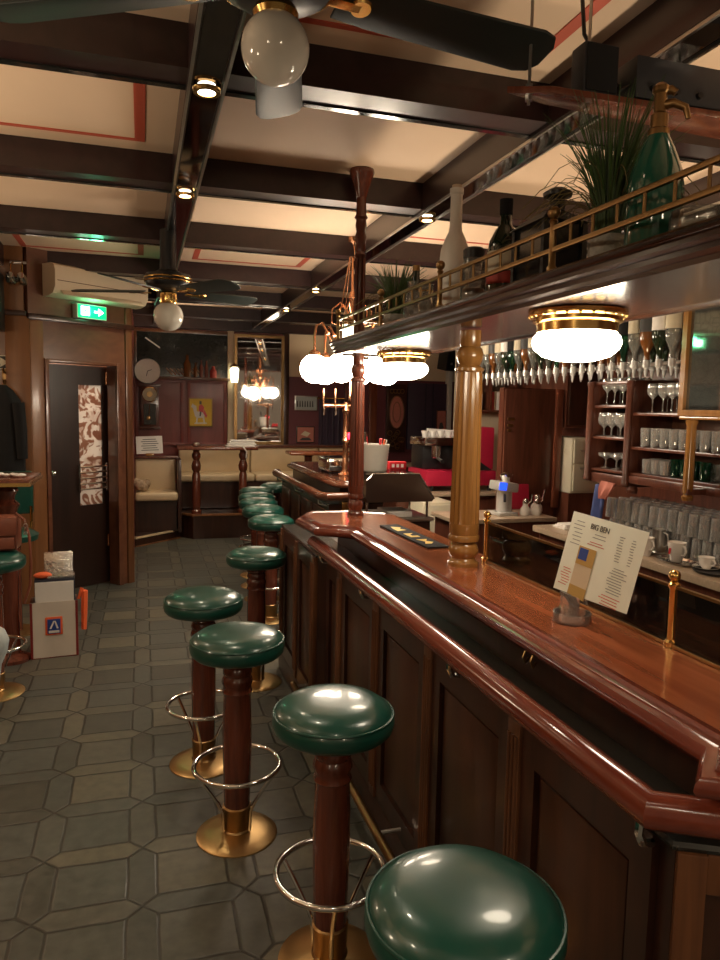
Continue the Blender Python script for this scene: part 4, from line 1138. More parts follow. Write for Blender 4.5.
for row, x in enumerate((2.64, 2.80)):
    for k in range(23):
        y = 3.16 + .1 * k + (.05 if row else 0)
        if y > 5.44: continue
        i = order[(k * (1 if row == 0 else 5) + row * 3) % len(order)]
        lab = '%s upside-down spirit bottle, %s row of the rack, %s from the glass cabinet' % (('clear', 'amber', 'dark', 'pale green')[i], ('front', 'back')[row], ORD[k])
        if not used[i]: kinds[i].location = (x, y, 2.262); kinds[i]['label'] = lab; used[i] = 1
        else: copy_tree(kinds[i], (x, y, 2.262), R.uniform(0, 6), lab)

# staff area beyond: cupboard, coffee corner
t = thing('tall_cupboard', (3.02, 5.2, 0), 'tall dark red-brown cupboard door with small keyhole plates beside the grinder', 'cupboard')
B().box(2.77, 3.27, 5.22, 5.29, .90, 1.86).build('body', 'cab_wood', t, smooth=False)
d = B().box(2.78, 3.23, 5.20, 5.22, .93, 1.85, .004).build('door', 'cab_wood', t)
g = B()
for z, w in ((1.60, .06), (1.55, .05), (1.51, .035)): g.box(2.80, 2.80 + w, 5.19, 5.20, z, z + .022, .002)
g.build('lock_plates', 'brass_aged', d)
B().box(3.23, 3.29, 5.17, 5.22, .886, 1.86, .01).build('side_post', 'red_wood', t)
B().box(2.77, 3.27, 5.22, 5.29, 0, .90).build('plinth', 'cab_wood', t, smooth=False)
t = thing('grinder_counter', (2.70, 4.95, 0), 'short counter carrying the coffee grinder in front of the tall cupboard', 'counter')
B().box(2.15, 2.98, 4.70, 5.17, .855, .885, .004).build('worktop', 'worktop', t)
B().box(2.18, 2.96, 4.73, 5.15, 0, .855).build('body', 'cab_wood', t, smooth=False)
x, y, z = 2.63, 4.90, .885
t = thing('coffee_grinder', (x, y, z), 'silver coffee grinder with small blue screen on the short counter', 'grinder')
B().box(x - .07, x + .09, y - .08, y + .10, z, z + .025, .006).build('base', 'silver', t)
B().lathe([(.060, z + .025), (.058, z + .17), (.064, z + .19)], (x + .02, y + .02, 0), 24).build('body', 'silver', t)
MG = Matrix.Translation((x, y, z + .22)) @ Matrix.Rotation(.12, 4, 'Y')
B(MG).box(-.075, .095, -.07, .10, -.035, .035, .015).build('head', 'silver', t)
B(MG).box(-.074, -.012, -.078, -.070, -.028, .030, .004).build('display', 'blue_screen', t)
B().lathe([(.03, z + .25), (.035, z + .27), (.05, z + .30), (.052, z + .31), (.02, z + .325), (0, z + .33)], (x + .03, y + .02, 0), 18).build('hopper', 'chrome', t)
B().tube([(x - .02, y - .06, z + .16), (x - .05, y - .12, z + .12)], .010, 8).build('spout', 'black_plastic', t)
for k, (dx, dy, s, lab) in enumerate(((.17, -.04, 1.0, 'small round white milk jug right beside the coffee grinder'), (.26, -.05, 1.0, 'round white jug with metal top, second from the grinder'), (.32, .05, 1.15, 'steel topped jug farthest from the grinder by the cupboard'))):
    t = thing('small_jug', (x + dx, y + dy, z), lab.replace('right beside', 'close beside'), 'jug')
    B().lathe([(0, z), (.035 * s, z), (.042 * s, z + .02), (.038 * s, z + .05 * s), (.022 * s, z + .07 * s), (.020 * s, z + .085 * s), (0, z + .086 * s)], (x + dx, y + dy, 0), 18).build('body', 'porcelain', t)
    B().lathe([(.021 * s, z + .085 * s), (.026 * s, z + .10 * s), (.018 * s, z + .125 * s), (0, z + .13 * s)], (x + dx, y + dy, 0), 18).build('top', 'chrome', t)
    B().tube([(x + dx + .02, y + dy, z + .09 * s), (x + dx + .05 * s, y + dy, z + .11 * s), (x + dx + .055 * s, y + dy, z + .16 * s)], .006, 6).build('handle', 'chrome', t)
t = thing('red_folder', (2.86, 5.13, .885), 'crimson folder leaning against the tall cupboard behind the jugs', 'folder')
B(Matrix.Translation((2.84, 5.16, .887)) @ Matrix.Rotation(-.14, 4, 'X')).box(-.12, .16, -.02, 0, 0, .20, .004).build('folder', 'crimson', t)
# white appliance stack
t = thing('white_appliance', (3.40, 5.3, 0), 'white fridge unit in the recess between cupboard and shelf unit', 'appliance')
B().box(3.31, 3.57, 5.05, 5.5, 1.02, 1.47, .012).build('cabinet', 'white_plastic', t)
B().box(3.325, 3.555, 5.035, 5.05, 1.27, 1.45, .004).build('upper_door', 'white_plastic', t)
B().box(3.325, 3.555, 5.035, 5.05, 1.04, 1.25, .004).build('lower_door', 'white_plastic', t)
B().box(3.38, 3.48, 5.022, 5.035, 1.36, 1.375, .003).build('handle', 'steel', t); B().box(3.38, 3.48, 5.022, 5.035, 1.22, 1.235, .003).build('handle', 'steel', t)
B().box(3.305, 3.575, 5.06, 5.5, 0, 1.02).build('plinth', 'cab_wood', t, smooth=False)
t = thing('upper_cupboard', (3.40, 5.3, 1.62), 'dark cupboard above the white fridge unit', 'cupboard')
B().box(3.305, 3.575, 5.15, 5.55, 1.55, 2.3).build('body', 'cab_wood', t, smooth=False)
B().box(3.32, 3.56, 5.13, 5.15, 1.57, 2.28, .004).build('door', 'bar_dark', t)
# espresso machine and its counter
t = thing('coffee_counter', (2.9, 6.2, 0), 'counter with dark wooden front under the red and black espresso machine', 'counter')
B().box(2.10, 3.54, 5.895, 6.60, .90, .93, .004).build('worktop', 'worktop', t)
B().box(2.14, 3.5, 5.93, 6.58, 0, .90).build('body', 'cab_wood', t, smooth=False)
t = thing('under_counter_fridge', (2.35, 5.7, 0), 'cream coloured under-counter cabinet standing below the dark espresso machine', 'fridge')
B().box(2.24, 2.52, 5.55, 5.89, .0, .90, .012).build('cabinet', 'white_plastic', t)
B().box(2.255, 2.505, 5.535, 5.55, .10, .88, .006).build('door', 'white_plastic', t)
B().box(2.47, 2.49, 5.52, 5.535, .55, .75, .003).build('handle', 'steel', t)
t = thing('espresso_machine', (2.85, 6.2, .93), 'black and crimson espresso machine with chrome group heads behind the golden column', 'espresso machine')
B().box(2.45, 3.15, 6.02, 6.5, .98, 1.12, .015).build('drip_base', 'crimson', t)
B().box(2.48, 2.93, 6.20, 6.5, 1.12, 1.34, .02).build('body', 'black_plastic', t)
B().box(2.93, 3.14, 6.06, 6.5, 1.12, 1.52, .02).build('side_panel', 'crimson', t)
g = B()
g.poly([(2.935, 6.05, 1.12), (3.12, 6.05, 1.12), (2.935, 6.05, 1.24)], .006); g.build('side_stripe', 'black_plastic', t)
B().box(2.46, 2.93, 6.10, 6.5, 1.34, 1.42, .02).build('top', 'chrome', t)
for x in (2.58, 2.80):
    h = B().lathe([(.045, 1.34), (.045, 1.24), (.035, 1.23)], (x, 6.12, 0), 18).build('group_head', 'chrome', t)
    B().tube([(x, 6.10, 1.235), (x - .02, 5.97, 1.225), (x - .03, 5.90, 1.215)], [.012, .015, .017], 8).build('portafilter', 'black_plastic', h)
for x in (2.52, 3.1):
    for y in (6.06, 6.45): B().lathe([(.02, .93), (.02, .985)], (x, y, 0), 10).build('foot', 'black_plastic', t)
for k in range(5):
    cup_t = tag(B().lathe([(0, 0), (.022, 0), (.036, .055), (.033, .055), (.02, .005), (0, .005)], (2.53 + .08 * k, 6.28, 1.42), 16).build('espresso_cup', 'porcelain'), 'small white cup warming on the espresso machine, %s from the service side' % ('first', 'second', 'third', 'fourth', 'fifth')[k], 'cup', 'cups on the espresso machine')
# shelf with books behind
t = thing('wall_shelf', (3.2, 6.5, 1.55), 'dark wall shelf with books and boxes behind the red espresso machine', 'shelf')
for z in (1.68, 2.02): B().box(2.98, 3.54, 6.38, 6.62, z - .02, z, .003).build('board', 'cab_wood', t)
for x in (2.99, 3.25, 3.53): B().box(x - .01, x + .01, 6.38, 6.62, 1.68, 2.3).build('upright', 'cab_wood', t)
bc = ['paper_white', 'label_cream', 'paper_white', 'blue', 'grey_cloth', 'label_red', 'fur', 'paper_white', 'label_cream', 'paper_white']
bn = ['white', 'cream', 'white', 'blue', 'grey', 'red', 'brown', 'white', 'cream', 'white']
x = 3.03
for k in range(10):
    w = R.uniform(.018, .03); h = R.uniform(.15, .19)
    if k == 5: x = 3.28
    tag(B().box(x, x + w, 6.42, 6.58, 1.68 + .17 * 0 + 0, 1.68 + h, .002).build('book', bc[k]), '%s book on the wall shelf behind the espresso machine, %s in the %s compartment' % (bn[k], ('first', 'second', 'third', 'fourth', 'fifth')[k % 5], 'open' if k < 5 else 'corner'), 'book', 'books on the wall shelf')
    x += w + .004
tag(B().lathe([(0, 2.02), (.05, 2.02), (.11, 2.075), (.105, 2.075), (.045, 2.028), (0, 2.028)], (3.12, 6.5, 0), 20).build('white_bowl', 'porcelain'), 'white bowl on the upper board of the wall shelf', 'bowl')

# ================================================================== SERVICE STATION WITH HOOD
t = thing('service_station', (1.68, 4.8, 0), 'low service cabinet with glazed steel hood past the end of the bar', 'service station')
B().box(1.44, 1.92, 4.62, 5.05, 0, .90).build('cabinet', 'bar_dark', t, smooth=False)
B().box(1.42, 1.94, 4.60, 5.07, .90, .925, .004).build('top', 'steel', t)
g = B(Matrix(((1, 0, 0, 0), (0, 0, -1, 0), (0, 1, 0, 0), (0, 0, 0, 1))))
prof = [(1.45, 1.04), (1.44, 1.07), (1.44, 1.19), (1.49, 1.235), (1.82, 1.232), (1.935, 1.06), (1.92, 1.04)]
hd = g.prism(prof, -5.02, -4.60).build('hood', 'hood_steel', t, smooth=False)
B().tube([(1.44, 4.598, 1.19), (1.49, 4.598, 1.237), (1.82, 4.598, 1.234), (1.935, 4.598, 1.06)], .006, 8).build('hood_rim', 'chrome', hd)
for x in (1.46, 1.90):
    for y in (4.64, 4.98): B().tube([(x, y, .925), (x, y, 1.045)], .010, 8).build('hood_leg', 'chrome', t)
for (x0, x1) in ((1.62, 1.80),):
    tag(B().box(x0, x1, 4.66, 4.90, .926, .966, .003).build('paper_stack', 'paper_white'), 'stack of white papers under the steel hood', 'papers')
x, y, z = 1.56, 4.80, 1.237
t = thing('cutlery_pot', (x, y, z), 'ribbed white pot with knives and spoons standing on the steel hood', 'pot')
prof = [(0, z), (.082, z)]
for k in range(9): prof += [(.084 + .002 * k, z + .02 * k + .004), (.088 + .002 * k, z + .02 * k + .012)]
prof += [(.104, z + .19), (.098, z + .19), (.08, z + .02), (0, z + .02)]
B().lathe(prof, (x, y, 0), 28).build('pot', 'white_paint', t)
for k, (dx, dy, tx, ty, h, m) in enumerate(((-.05, 0, -.08, .0, .30, 'chrome'), (-.03, .03, -.065, .03, .31, 'black_plastic'), (-.055, -.02, -.07, -.03, .27, 'chrome'), (.03, .0, .06, .0, .22, 'copper'), (.05, .03, .075, .02, .22, 'paper_white'), (.0, -.03, .02, -.05, .23, 'red'))):
    B().tube([(x + dx * .6, y + dy * .6, z + .03), (x + tx, y + ty, z + h - .06), (x + tx * 1.2, y + ty * 1.2, z + h)], [.004, .007, .012], 6).build('cutlery', m, t)
t = thing('red_tin', (1.76, 4.98, 1.234), 'small red packet with white lettering on the steel hood behind the pot', 'packet')
B().box(1.72, 1.85, 4.93, 5.0, 1.234, 1.29, .004).build('packet', 'red', t)
g = B()
for k in range(3): g.box(1.735 + .035 * k, 1.755 + .035 * k, 4.928, 4.931, 1.25, 1.275)
g.build('lettering', 'paper_white', t)

# ================================================================== SECOND BAR
t = thing('second_bar', (1.6, 6.4, 0), 'second dark bar with streaked glossy top and arm rail beyond the first', 'bar')
bp2 = [(1.85, 5.45), (1.40, 5.45), (1.40, 7.42), (1.85, 7.42)]
B().prism(bp2, 0, .915).build('body', 'bar_dark', t, smooth=False)
B().prism([(1.85, 5.5), (1.50, 5.5), (1.50, 7.36), (1.85, 7.36)], .915, 1.055).build('fascia', 'bar_dark', t, smooth=False)
CP2 = [(1.88, 5.36), (1.52, 5.36), (1.43, 5.46), (1.43, 7.32), (1.52, 7.42), (1.88, 7.42)]
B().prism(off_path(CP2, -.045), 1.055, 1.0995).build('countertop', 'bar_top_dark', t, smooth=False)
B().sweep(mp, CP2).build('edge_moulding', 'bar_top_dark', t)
B().sweep([(-.10, .915), (-.10, .932), (.012, .932), (.012, .915)], bp2).build('ledge', 'ledge_stone', t)
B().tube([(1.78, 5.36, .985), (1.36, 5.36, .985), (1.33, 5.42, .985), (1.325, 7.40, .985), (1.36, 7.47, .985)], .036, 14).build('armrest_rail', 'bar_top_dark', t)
for y in (5.5, 6.4, 7.3): B().tube([(1.327, y, .955), (1.33, y, .92), (1.40, y, .90)], .009, 6).build('bracket', 'chrome', t)
for k in range(4):
    y0 = 5.50 + k * .48
    B().box(1.385, 1.40, y0 + .03, y0 + .43, .15, .86, .006).build('panel', 'bar_panel', t)
g = B()
g.tube([(1.50, 5.43, .90), (1.60, 5.41, .90), (1.66, 5.40, .84), (1.68, 5.40, .74)], .035, 10)
g.build('corbel', 'gold_wood', t)
t = thing('beer_tower', (1.63, 5.85, 1.1), 'brass T-shaped beer tower standing on the second bar', 'beer tower')
B().lathe([(.06, 1.1), (.06, 1.115), (.035, 1.13), (.028, 1.16), (.034, 1.20), (.024, 1.24), (.022, 1.38), (.034, 1.40), (.024, 1.43), (.022, 1.62), (.036, 1.65), (.022, 1.68), (.024, 1.72), (0, 1.725)], (1.64, 5.85, 0), 16).build('column', 'copper', t)
B().tube([(1.44, 5.85, 1.69), (1.74, 5.85, 1.69)], .018, 12).build('crossbar', 'copper', t)
for x in (1.44, 1.54, 1.74):
    tp = B().tube([(x, 5.83, 1.69), (x, 5.80, 1.66), (x, 5.80, 1.61)], .009, 8).build('tap', 'chrome', t)
    B().lathe([(.008, 1.70), (.010, 1.74), (.014, 1.80), (.010, 1.83), (0, 1.835)], (x, 5.83, 0), 12).build('tap_handle', 'copper', tp)
B().ball((1.66, 5.815, 1.44), .014, 10, 2.2).build('red_light', 'red_led', t)
t = thing('steel_machine', (1.66, 6.1, 1.1), 'low round-edged stainless steel appliance on the second bar behind the slim column', 'appliance')
B().box(1.52, 1.86, 6.0, 6.35, 1.115, 1.24, .04, 4).build('case', 'chrome', t)
B().box(1.54, 1.84, 5.985, 6.0, 1.13, 1.17, .004).build('front_strip', 'black_plastic', t)
g = B()
for x in (1.56, 1.82):
    for y in (6.04, 6.31): g.lathe([(.015, 1.1), (.015, 1.12)], (x, y, 0), 10)
g.build('feet', 'black_plastic', t)

# ================================================================== FAR SEATING
t = thing('bench_platform', (1.2, 9.6, 0), 'dark wooden step platform under the long cream bench', 'platform')
B().prism([(.44, 9.30), (.60, 9.10), (3.9, 9.10), (3.9, 10.2), (.44, 10.2)], 0, .30).build('step', 'bar_dark', t, smooth=False)
B().sweep([(-.03, .29), (-.03, .315), (.015, .315), (.015, .29)], [(3.9, 9.10), (.60, 9.10), (.44, 9.30), (.44, 10.2)], -1).build('nosing', 'wall_orange', t)
t = thing('long_bench', (1.6, 9.9, .315), 'long cream upholstered wall bench on the platform under the poster and mirror', 'bench')
B().box(.46, 3.4, 9.62, 10.16, .315, .66).build('base', 'bar_dark', t, smooth=False)
for k in range(3):
    x0 = .47 + k * .98
    B().box(x0, x0 + .97, 9.60, 10.12, .66, .76, .03, 3).build('seat_cushion', 'cream_leather', t)
    B().box(x0, x0 + .97, 10.08, 10.20, .74, 1.09, .03, 3).build('backrest', 'cream_leather', t)
B().box(.44, 3.44, 10.06, 10.21, 1.09, 1.125, .008).build('top_rail', 'cab_wood', t)
t = thing('corner_bench', (.17, 9.2, 0), 'short cream corner bench beside the vestibule with a patterned bundle on it', 'bench')
B().prism([(-.09, 8.70), (.44, 9.22), (.44, 9.5), (-.09, 9.5)], 0, .10).build('step', 'bar_dark', t, smooth=False)
B().sweep([(-.02, .095), (-.02, .115), (.012, .115), (.012, .095)], [(-.09, 8.70), (.44, 9.22)], -1).build('nosing', 'cream_leather', t)
B().sweep([(-.02, 0), (-.02, .012), (.014, .012), (.014, 0)], [(-.09, 8.70), (.44, 9.22)], -1).build('floor_strip', 'wall_orange', t)
B().box(-.09, .40, 9.12, 9.5, .10, .50).build('base', 'bar_dark', t, smooth=False)
B().box(-.09, .41, 8.98, 9.40, .50, .60, .035, 3).build('seat_cushion', 'cream_leather', t)
B().box(-.09, .40, 9.36, 9.46, .58, .99, .03, 3).build('backrest', 'cream_leather', t)
B().box(-.09, .44, 9.34, 9.50, .99, 1.02, .006).build('top_rail', 'cab_wood', t)
B().box(.41, .455, 9.04, 9.50, .10, 1.0, .008).build('side_panel', 'bar_dark', t)
t = thing('fur_bundle', (.0, 9.15, .60), 'brown and white patterned fur-like bundle lying on the short corner bench', 'bundle')
r = random.Random(9); g = B()
for k in range(9): g.ball((-.02 + r.uniform(-.06, .12), 9.16 + r.uniform(-.05, .05), .655 + r.uniform(0, .07)), r.uniform(.045, .07), 10)
g.build('bundle', 'fur', t)
t = thing('paper_notice', (.08, 9.42, 1.02), 'white printed paper notice standing on the top rail of the corner bench', 'sign')
M = Matrix.Translation((.09, 9.40, 1.02)) @ Matrix.Rotation(-.04, 4, 'Y') @ Matrix.Rotation(-.15, 4, 'X')
s_ = B(M).box(-.16, .16, -.003, .003, .03, .25).build('sheet', 'paper_white', t, smooth=False)
g = B(M)
for k in range(6): g.box(-.10 + .02 * (k % 2), .11 - .015 * (k % 3), -.0045, -.003, .07 + .027 * k, .078 + .027 * k)
g.build('print_lines', 'ink', s_, smooth=False)
B(M).box(-.05, .05, -.02, .03, .0, .035, .004).build('holder', 'gold_wood', t)
# standing rail with turned posts
t = thing('standing_rail', (.9, 9.15, .315), 'dark wooden standing rail on two turned posts at the platform edge', 'rail')
B().box(.41, 1.40, 9.04, 9.26, 1.115, 1.155, .012).build('top_board', 'red_wood', t)
for x in (.64, 1.22):
    B().lathe([(.065, .315), (.065, .35), (.045, .37), (.05, .40), (.055, .50), (.05, .80), (.038, .84), (.055, .87), (.06, .92), (.045, .97), (.035, .99), (.052, 1.02), (.055, 1.06), (.038, 1.09), (.045, 1.115)], (x, 9.15, 0), 18).build('post', 'stool_wood', t)
B().lathe([(.02, 1.155), (.045, 1.165), (.05, 1.185), (.03, 1.205), (0, 1.208)], (.64, 9.15, 0), 16).build('knob', 'steel', t)
t = thing('white_cloth', (1.18, 9.15, 1.156), 'folded white cloth lying on the standing rail below the wall mirror', 'cloth')
g = B()
for k in range(4): g.box(1.0 + .02 * k, 1.36 + .02 * (k % 2), 9.06 + .012 * k, 9.22, 1.156 + .022 * k, 1.176 + .022 * k, .009)
g.build('cloth', 'paper_white', t)
B().tube([(1.20, 9.045, 1.17), (1.25, 9.03, 1.10), (1.24, 9.028, 1.02)], [.012, .008, .004], 6).build('hanging_corner', 'paper_white', t)
t = thing('bar_table', (2.1, 8.9, .0), 'dark high table in front of the far end of the cream bench', 'table')
B().box(1.74, 2.56, 8.68, 9.05, 1.075, 1.115, .012).build('table_top', 'bar_top', t)
for x in (2.0, 2.4): B().lathe([(.14, 0), (.14, .02), (.05, .04), (.045, .5), (.05, 1.05), (.09, 1.075)], (x, 8.86, 0), 18).build('leg', 'stool_wood', t)

# ================================================================== FAR WALL DECOR
t = thing('display_niche', (.54, 10.3, 2.05), 'dark framed display panel with bottle silhouettes above the wainscot', 'display')
g = B(); g.box(-.09, 1.15, 10.285, 10.305, 2.05, 2.64).build('back', 'smoke_panel', t, smooth=False)
g = B(); g.box(-.1, 1.15, 10.24, 10.31, 2.64, 2.68, .005); g.box(-.1, -.06, 10.24, 10.31, 2.05, 2.64, .005)
g.build('frame', 'pilaster_wood', t)
B().tube([(.05, 10.26, 2.56), (.24, 10.26, 2.43)], .010, 6).build('white_rod', 'paper_white', t)
g = B()
for k in range(9):
    a = .40 + .05 * k; g.tube([(a, 10.27, 2.075), (a - .08, 10.272, 2.16)], .012, 6)
g.build('lying_sticks', 'fur', t)
for k, (x, h, w, m) in enumerate(((.60, .30, .05, 'amber_bottle'), (.71, .20, .028, 'amber_bottle'), (.79, .24, .026, 'bag_leather'), (.86, .23, .026, 'bag_leather'), (.95, .16, .045, 'label_red'))):
    tag(B().lathe([(0, 2.046), (w, 2.046), (w, 2.046 + h * .6), (w * .4, 2.046 + h * .8), (w * .4, 2.046 + h), (0, 2.046 + h)], (x, 10.262 - max(0, w - .03), 0), 12).build('display_bottle', m),
        ['widest brown bottle standing before the dark display panel', 'small brown bottle next to the widest one before the dark panel', 'slim reddish bottle before the dark panel, nearer the small brown one', 'slim reddish bottle before the dark panel, nearer the red jar', 'squat red jar at the end of the bottle row before the dark panel'][k], 'bottle', 'bottles before the display panel')
t = thing('wall_plate', (.07, 10.2, 2.11), 'round pale plate clock hanging over the corner of the dark display panel', 'clock')
RX = Matrix.Rotation(PI / 2, 3, 'X')
B().lathe([(0, .0), (.15, 0), (.168, .012), (.165, .024), (.14, .022), (0, .022)], (.075, 10.225, 2.11), 36, RX).build('plate', 'frosted', t)
B().lathe([(.168, .0), (.172, .015), (.164, .026)], (.075, 10.224, 2.11), 36, RX, caps=False).build('rim', 'steel', t)
g = B(); g.tube([(.075, 10.20, 2.11), (.13, 10.198, 2.13)], .004, 6); g.tube([(.075, 10.20, 2.11), (.06, 10.198, 2.04)], .004, 6); g.build('hands', 'ink', t)
t = thing('pendulum_clock', (.10, 10.28, 1.35), 'dark wooden pendulum wall clock with round brass dial on the maroon panel', 'clock')
B().box(-.02, .22, 10.22, 10.30, 1.36, 1.90, .008).build('case', 'cab_wood', t)
B().box(-.045, .245, 10.20, 10.30, 1.90, 1.94, .008).build('cornice', 'cab_wood', t); B().box(-.04, .24, 10.21, 10.30, 1.33, 1.36, .008).build('foot_moulding', 'cab_wood', t)
B().lathe([(0, 0), (.095, 0), (.10, .01), (.088, .016), (0, .012)], (.10, 10.22, 1.80), 28, RX).build('dial', 'label_cream', t)
B().lathe([(.097, 0), (.104, .012), (.094, .018)], (.10, 10.219, 1.80), 28, RX, caps=False).build('bezel', 'brass', t)
B().lathe([(0, .017), (.04, .017), (.042, .012)], (.10, 10.22, 1.80), 20, RX).build('centre', 'brass_aged', t)
B().box(.02, .18, 10.214, 10.22, 1.39, 1.67, .002).build('window', 'smoke_panel', t, smooth=False)
B().tube([(.10, 10.21, 1.66), (.085, 10.21, 1.50)], .004, 6).lathe([(0, 0), (.03, .004), (0, .01)], (.083, 10.212, 1.48), 16, RX).build('pendulum', 'brass_aged', t)
def picture(name, x0, x1, z0, z1, fm, im, lab, cat, y=10.30, fw=.015, extra=None):
    t = thing(name, ((x0 + x1) / 2, y, (z0 + z1) / 2), lab, cat)
    B().box(x0, x1, y - .02, y, z0, z1, .004).build('frame', fm, t)
    p = B().box(x0 + fw, x1 - fw, y - .024, y - .02, z0 + fw, z1 - fw).build('print', im, t, smooth=False)
    if extra:
        for nm, mat, polys in extra:
            g = B()
            for pl in polys: g.poly([(x0 + fw + u * (x1 - x0 - 2 * fw), y - (.0255 + .0012 * extra.index((nm, mat, polys))), z0 + fw + v * (z1 - z0 - 2 * fw)) for u, v in pl][::-1], .0015)
            g.build(nm, mat, p, smooth=False)
    return t
picture('yellow_poster', .618, .945, 1.365, 1.765, 'brass_aged', 'yellow', 'yellow poster with white and red figure on the maroon panel above the bench', 'poster', extra=[
    ('white_figure', 'paper_white', [[(.22, .38), (.30, .30), (.62, .30), (.70, .42), (.60, .52), (.30, .54)], [(.22, .40), (.32, .52), (.30, .74), (.20, .78), (.14, .66)], [(.14, .66), (.20, .78), (.12, .84), (.06, .70)], [(.30, .32), (.38, .30), (.34, .12), (.28, .12)], [(.58, .31), (.66, .34), (.70, .12), (.63, .12)], [(.20, .07), (.80, .08), (.76, .13), (.24, .12)]]),
    ('red_figure', 'red', [[(.40, .56), (.60, .50), (.66, .70), (.54, .80), (.42, .76)], [(.60, .50), (.74, .30), (.80, .38), (.66, .62)]]),
    ('dark_figure', 'ink', [[(.44, .80), (.54, .80), (.54, .92), (.44, .94)], [(.46, .56), (.54, .54), (.50, .36), (.44, .36)]])])
picture('framed_photograph', 2.11, 2.45, 1.62, 1.83, 'steel', 'grey_cloth', 'small framed black and white picture on the maroon wall beyond the mirror', 'picture', extra=[
    ('dark_marks', 'ink', [[(.05 + .12 * k, .2), (.12 + .12 * k, .2), (.1 + .12 * k, .7), (.06 + .12 * k, .65)] for k in range(7)])])
picture('framed_print', 2.14, 2.41, 1.15, 1.39, 'bar_dark', 'pink_cloth', 'small framed reddish print hanging below the black and white picture', 'picture', extra=[
    ('pale_shape', 'label_cream', [[(.2, .5), (.45, .75), (.8, .6), (.6, .35)]]), ('dark_shape', 'ink', [[(.1, .1), (.9, .1), (.7, .3), (.3, .28)]])])
picture('framed_print', 4.28, 4.44, 1.33, 1.66, 'cab_wood', 'pink_cloth', 'small orange-brown picture in front of the dark window blind at the far wall', 'picture', 10.19, .012, [('dark_shape', 'ink', [[(.2, .1), (.8, .15), (.6, .45), (.3, .4)]])])
# tall mirror, hung slightly askew in its frame
t = thing('wall_mirror', (1.57, 10.27, 1.87), 'tall framed wall mirror reflecting the lit chandelier above the cream bench', 'mirror')
g = B().frame('y', 1.236, 1.938, 1.128, 2.66, 10.20, 10.318, .04)
g.build('frame', 'brass_aged', t)
B(Matrix.Translation((1.5875, 10.262, 1.87)) @ Matrix.Rotation(math.radians(-5.2), 4, 'Z')).box(-.322, .322, -.003, .003, -.74, .74).build('glass', 'mirror', t, smooth=False)
t = thing('wall_lantern', (1.235, 10.2, 2.0), 'small lit yellowish wall lantern at the side of the tall mirror', 'lamp')
B().box(1.215, 1.245, 10.17, 10.26, 2.20, 2.22, .003).build('bracket', 'brass_aged', t)
B().lathe([(.045, 1.99), (.062, 2.17), (.03, 2.20), (0, 2.20)], (1.23, 10.14, 0), 6).build('shade', 'lantern_lit', t)
B().lathe([(.03, 2.198), (.07, 2.20), (.03, 2.235), (.01, 2.25), (0, 2.25)], (1.23, 10.14, 0), 6).build('cap', 'brass_aged', t)
# wall lights on the cream frieze
for x, lab in ((2.32, 'small shell wall light on the cream frieze next to the tall mirror'),):
    t = thing('wall_light', (x, 10.25, 2.14), lab, 'lamp')
    B().lathe([(0, 2.13), (.06, 2.13), (.10, 2.16), (.09, 2.165), (0, 2.15)], (x, 10.22, 0), 18).build('dish', 'copper', t)
# ornate mirror panel and dark blinds
t = thing('ornate_panel', (3.64, 10.25, 1.5), 'tall dark carved panel with pale oval medallion at the far wall', 'panel')
B().box(3.50, 3.80, 10.22, 10.29, 1.02, 2.04, .008).build('board', 'bar_dark', t)
g = B(); n = 28
for s, y in ((1.0, 10.214),):
    g.poly([(3.65 + .115 * math.cos(2 * PI * i / n), y, 1.62 - .24 * math.sin(2 * PI * i / n)) for i in range(n)][::-1], .006)
m = g.build('medallion', 'pink_cloth', t)
g = B(); pts = [(3.65 + .115 * math.cos(2 * PI * i / n), 10.21, 1.62 + .24 * math.sin(2 * PI * i / n)) for i in range(n)]
g.tube(pts, .008, 6, closed=True); pts = [(3.65 + .06 * math.cos(2 * PI * i / n), 10.207, 1.62 + .15 * math.sin(2 * PI * i / n)) for i in range(n)]
g.tube(pts, .006, 6, closed=True); g.build('oval_rings', 'cab_wood_back', m)
g = B(); r = random.Random(3)
for k in range(10):
    xx = 3.55 + .2 * r.random(); zz = 1.08 + .27 * r.random()
    g.ring((xx, 10.216, zz), .035, .006, 14, 5, 'Y')
for k in range(4): g.ring((3.57 + .055 * k, 10.216, 1.93), .03, .005, 14, 5, 'Y')
g.build('scrolls', 'brass_aged', t)
t = thing('dark_blind', (4.1, 10.25, 1.5), 'dark blue-purple window blind between carved panel and white post', 'blind')
B().box(3.83, 4.45, 10.21, 10.28, 1.06, 2.06, .006).build('blind', 'purple_dark', t)
g = B()
for k in range(2): g.box(4.10 + .12 * k, 4.115 + .12 * k, 10.20, 10.21, 1.06, 2.06)
g.build('slat_edges', 'navy', t)
t = thing('dark_curtain', (2.62, 10.25, 1.2), 'dark purple curtain hanging beside the framed pictures at the far wall', 'curtain')
g = B(); N = 26; top, bot = [], []
for i in range(N):
    u = i / (N - 1); yy = 10.24 - .02 * math.sin(u * 26)
    top.append(g._v((2.47 + .36 * u, yy, 1.78))); bot.append(g._v((2.47 + .36 * u, yy, .75)))
tb, bb = [g._v((v.co.x, 10.285, 1.78)) for v in top], [g._v((v.co.x, 10.285, .75)) for v in bot]
for i in range(N - 1):
    g.bm.faces.new((top[i], top[i + 1], bot[i + 1], bot[i])); g.bm.faces.new((tb[i], bb[i], bb[i + 1], tb[i + 1]))
    g.bm.faces.new((top[i], tb[i], tb[i + 1], top[i + 1])); g.bm.faces.new((bot[i], bot[i + 1], bb[i + 1], bb[i]))
g.build('cloth', 'purple_dark', t)
B().tube([(2.43, 10.23, 1.80), (2.88, 10.23, 1.80)], .012, 8).build('curtain_rod', 'brass', t)
t = thing('white_box', (3.35, 6.0, .93), 'white paper sheet clipped up beside the black espresso machine', 'paper')
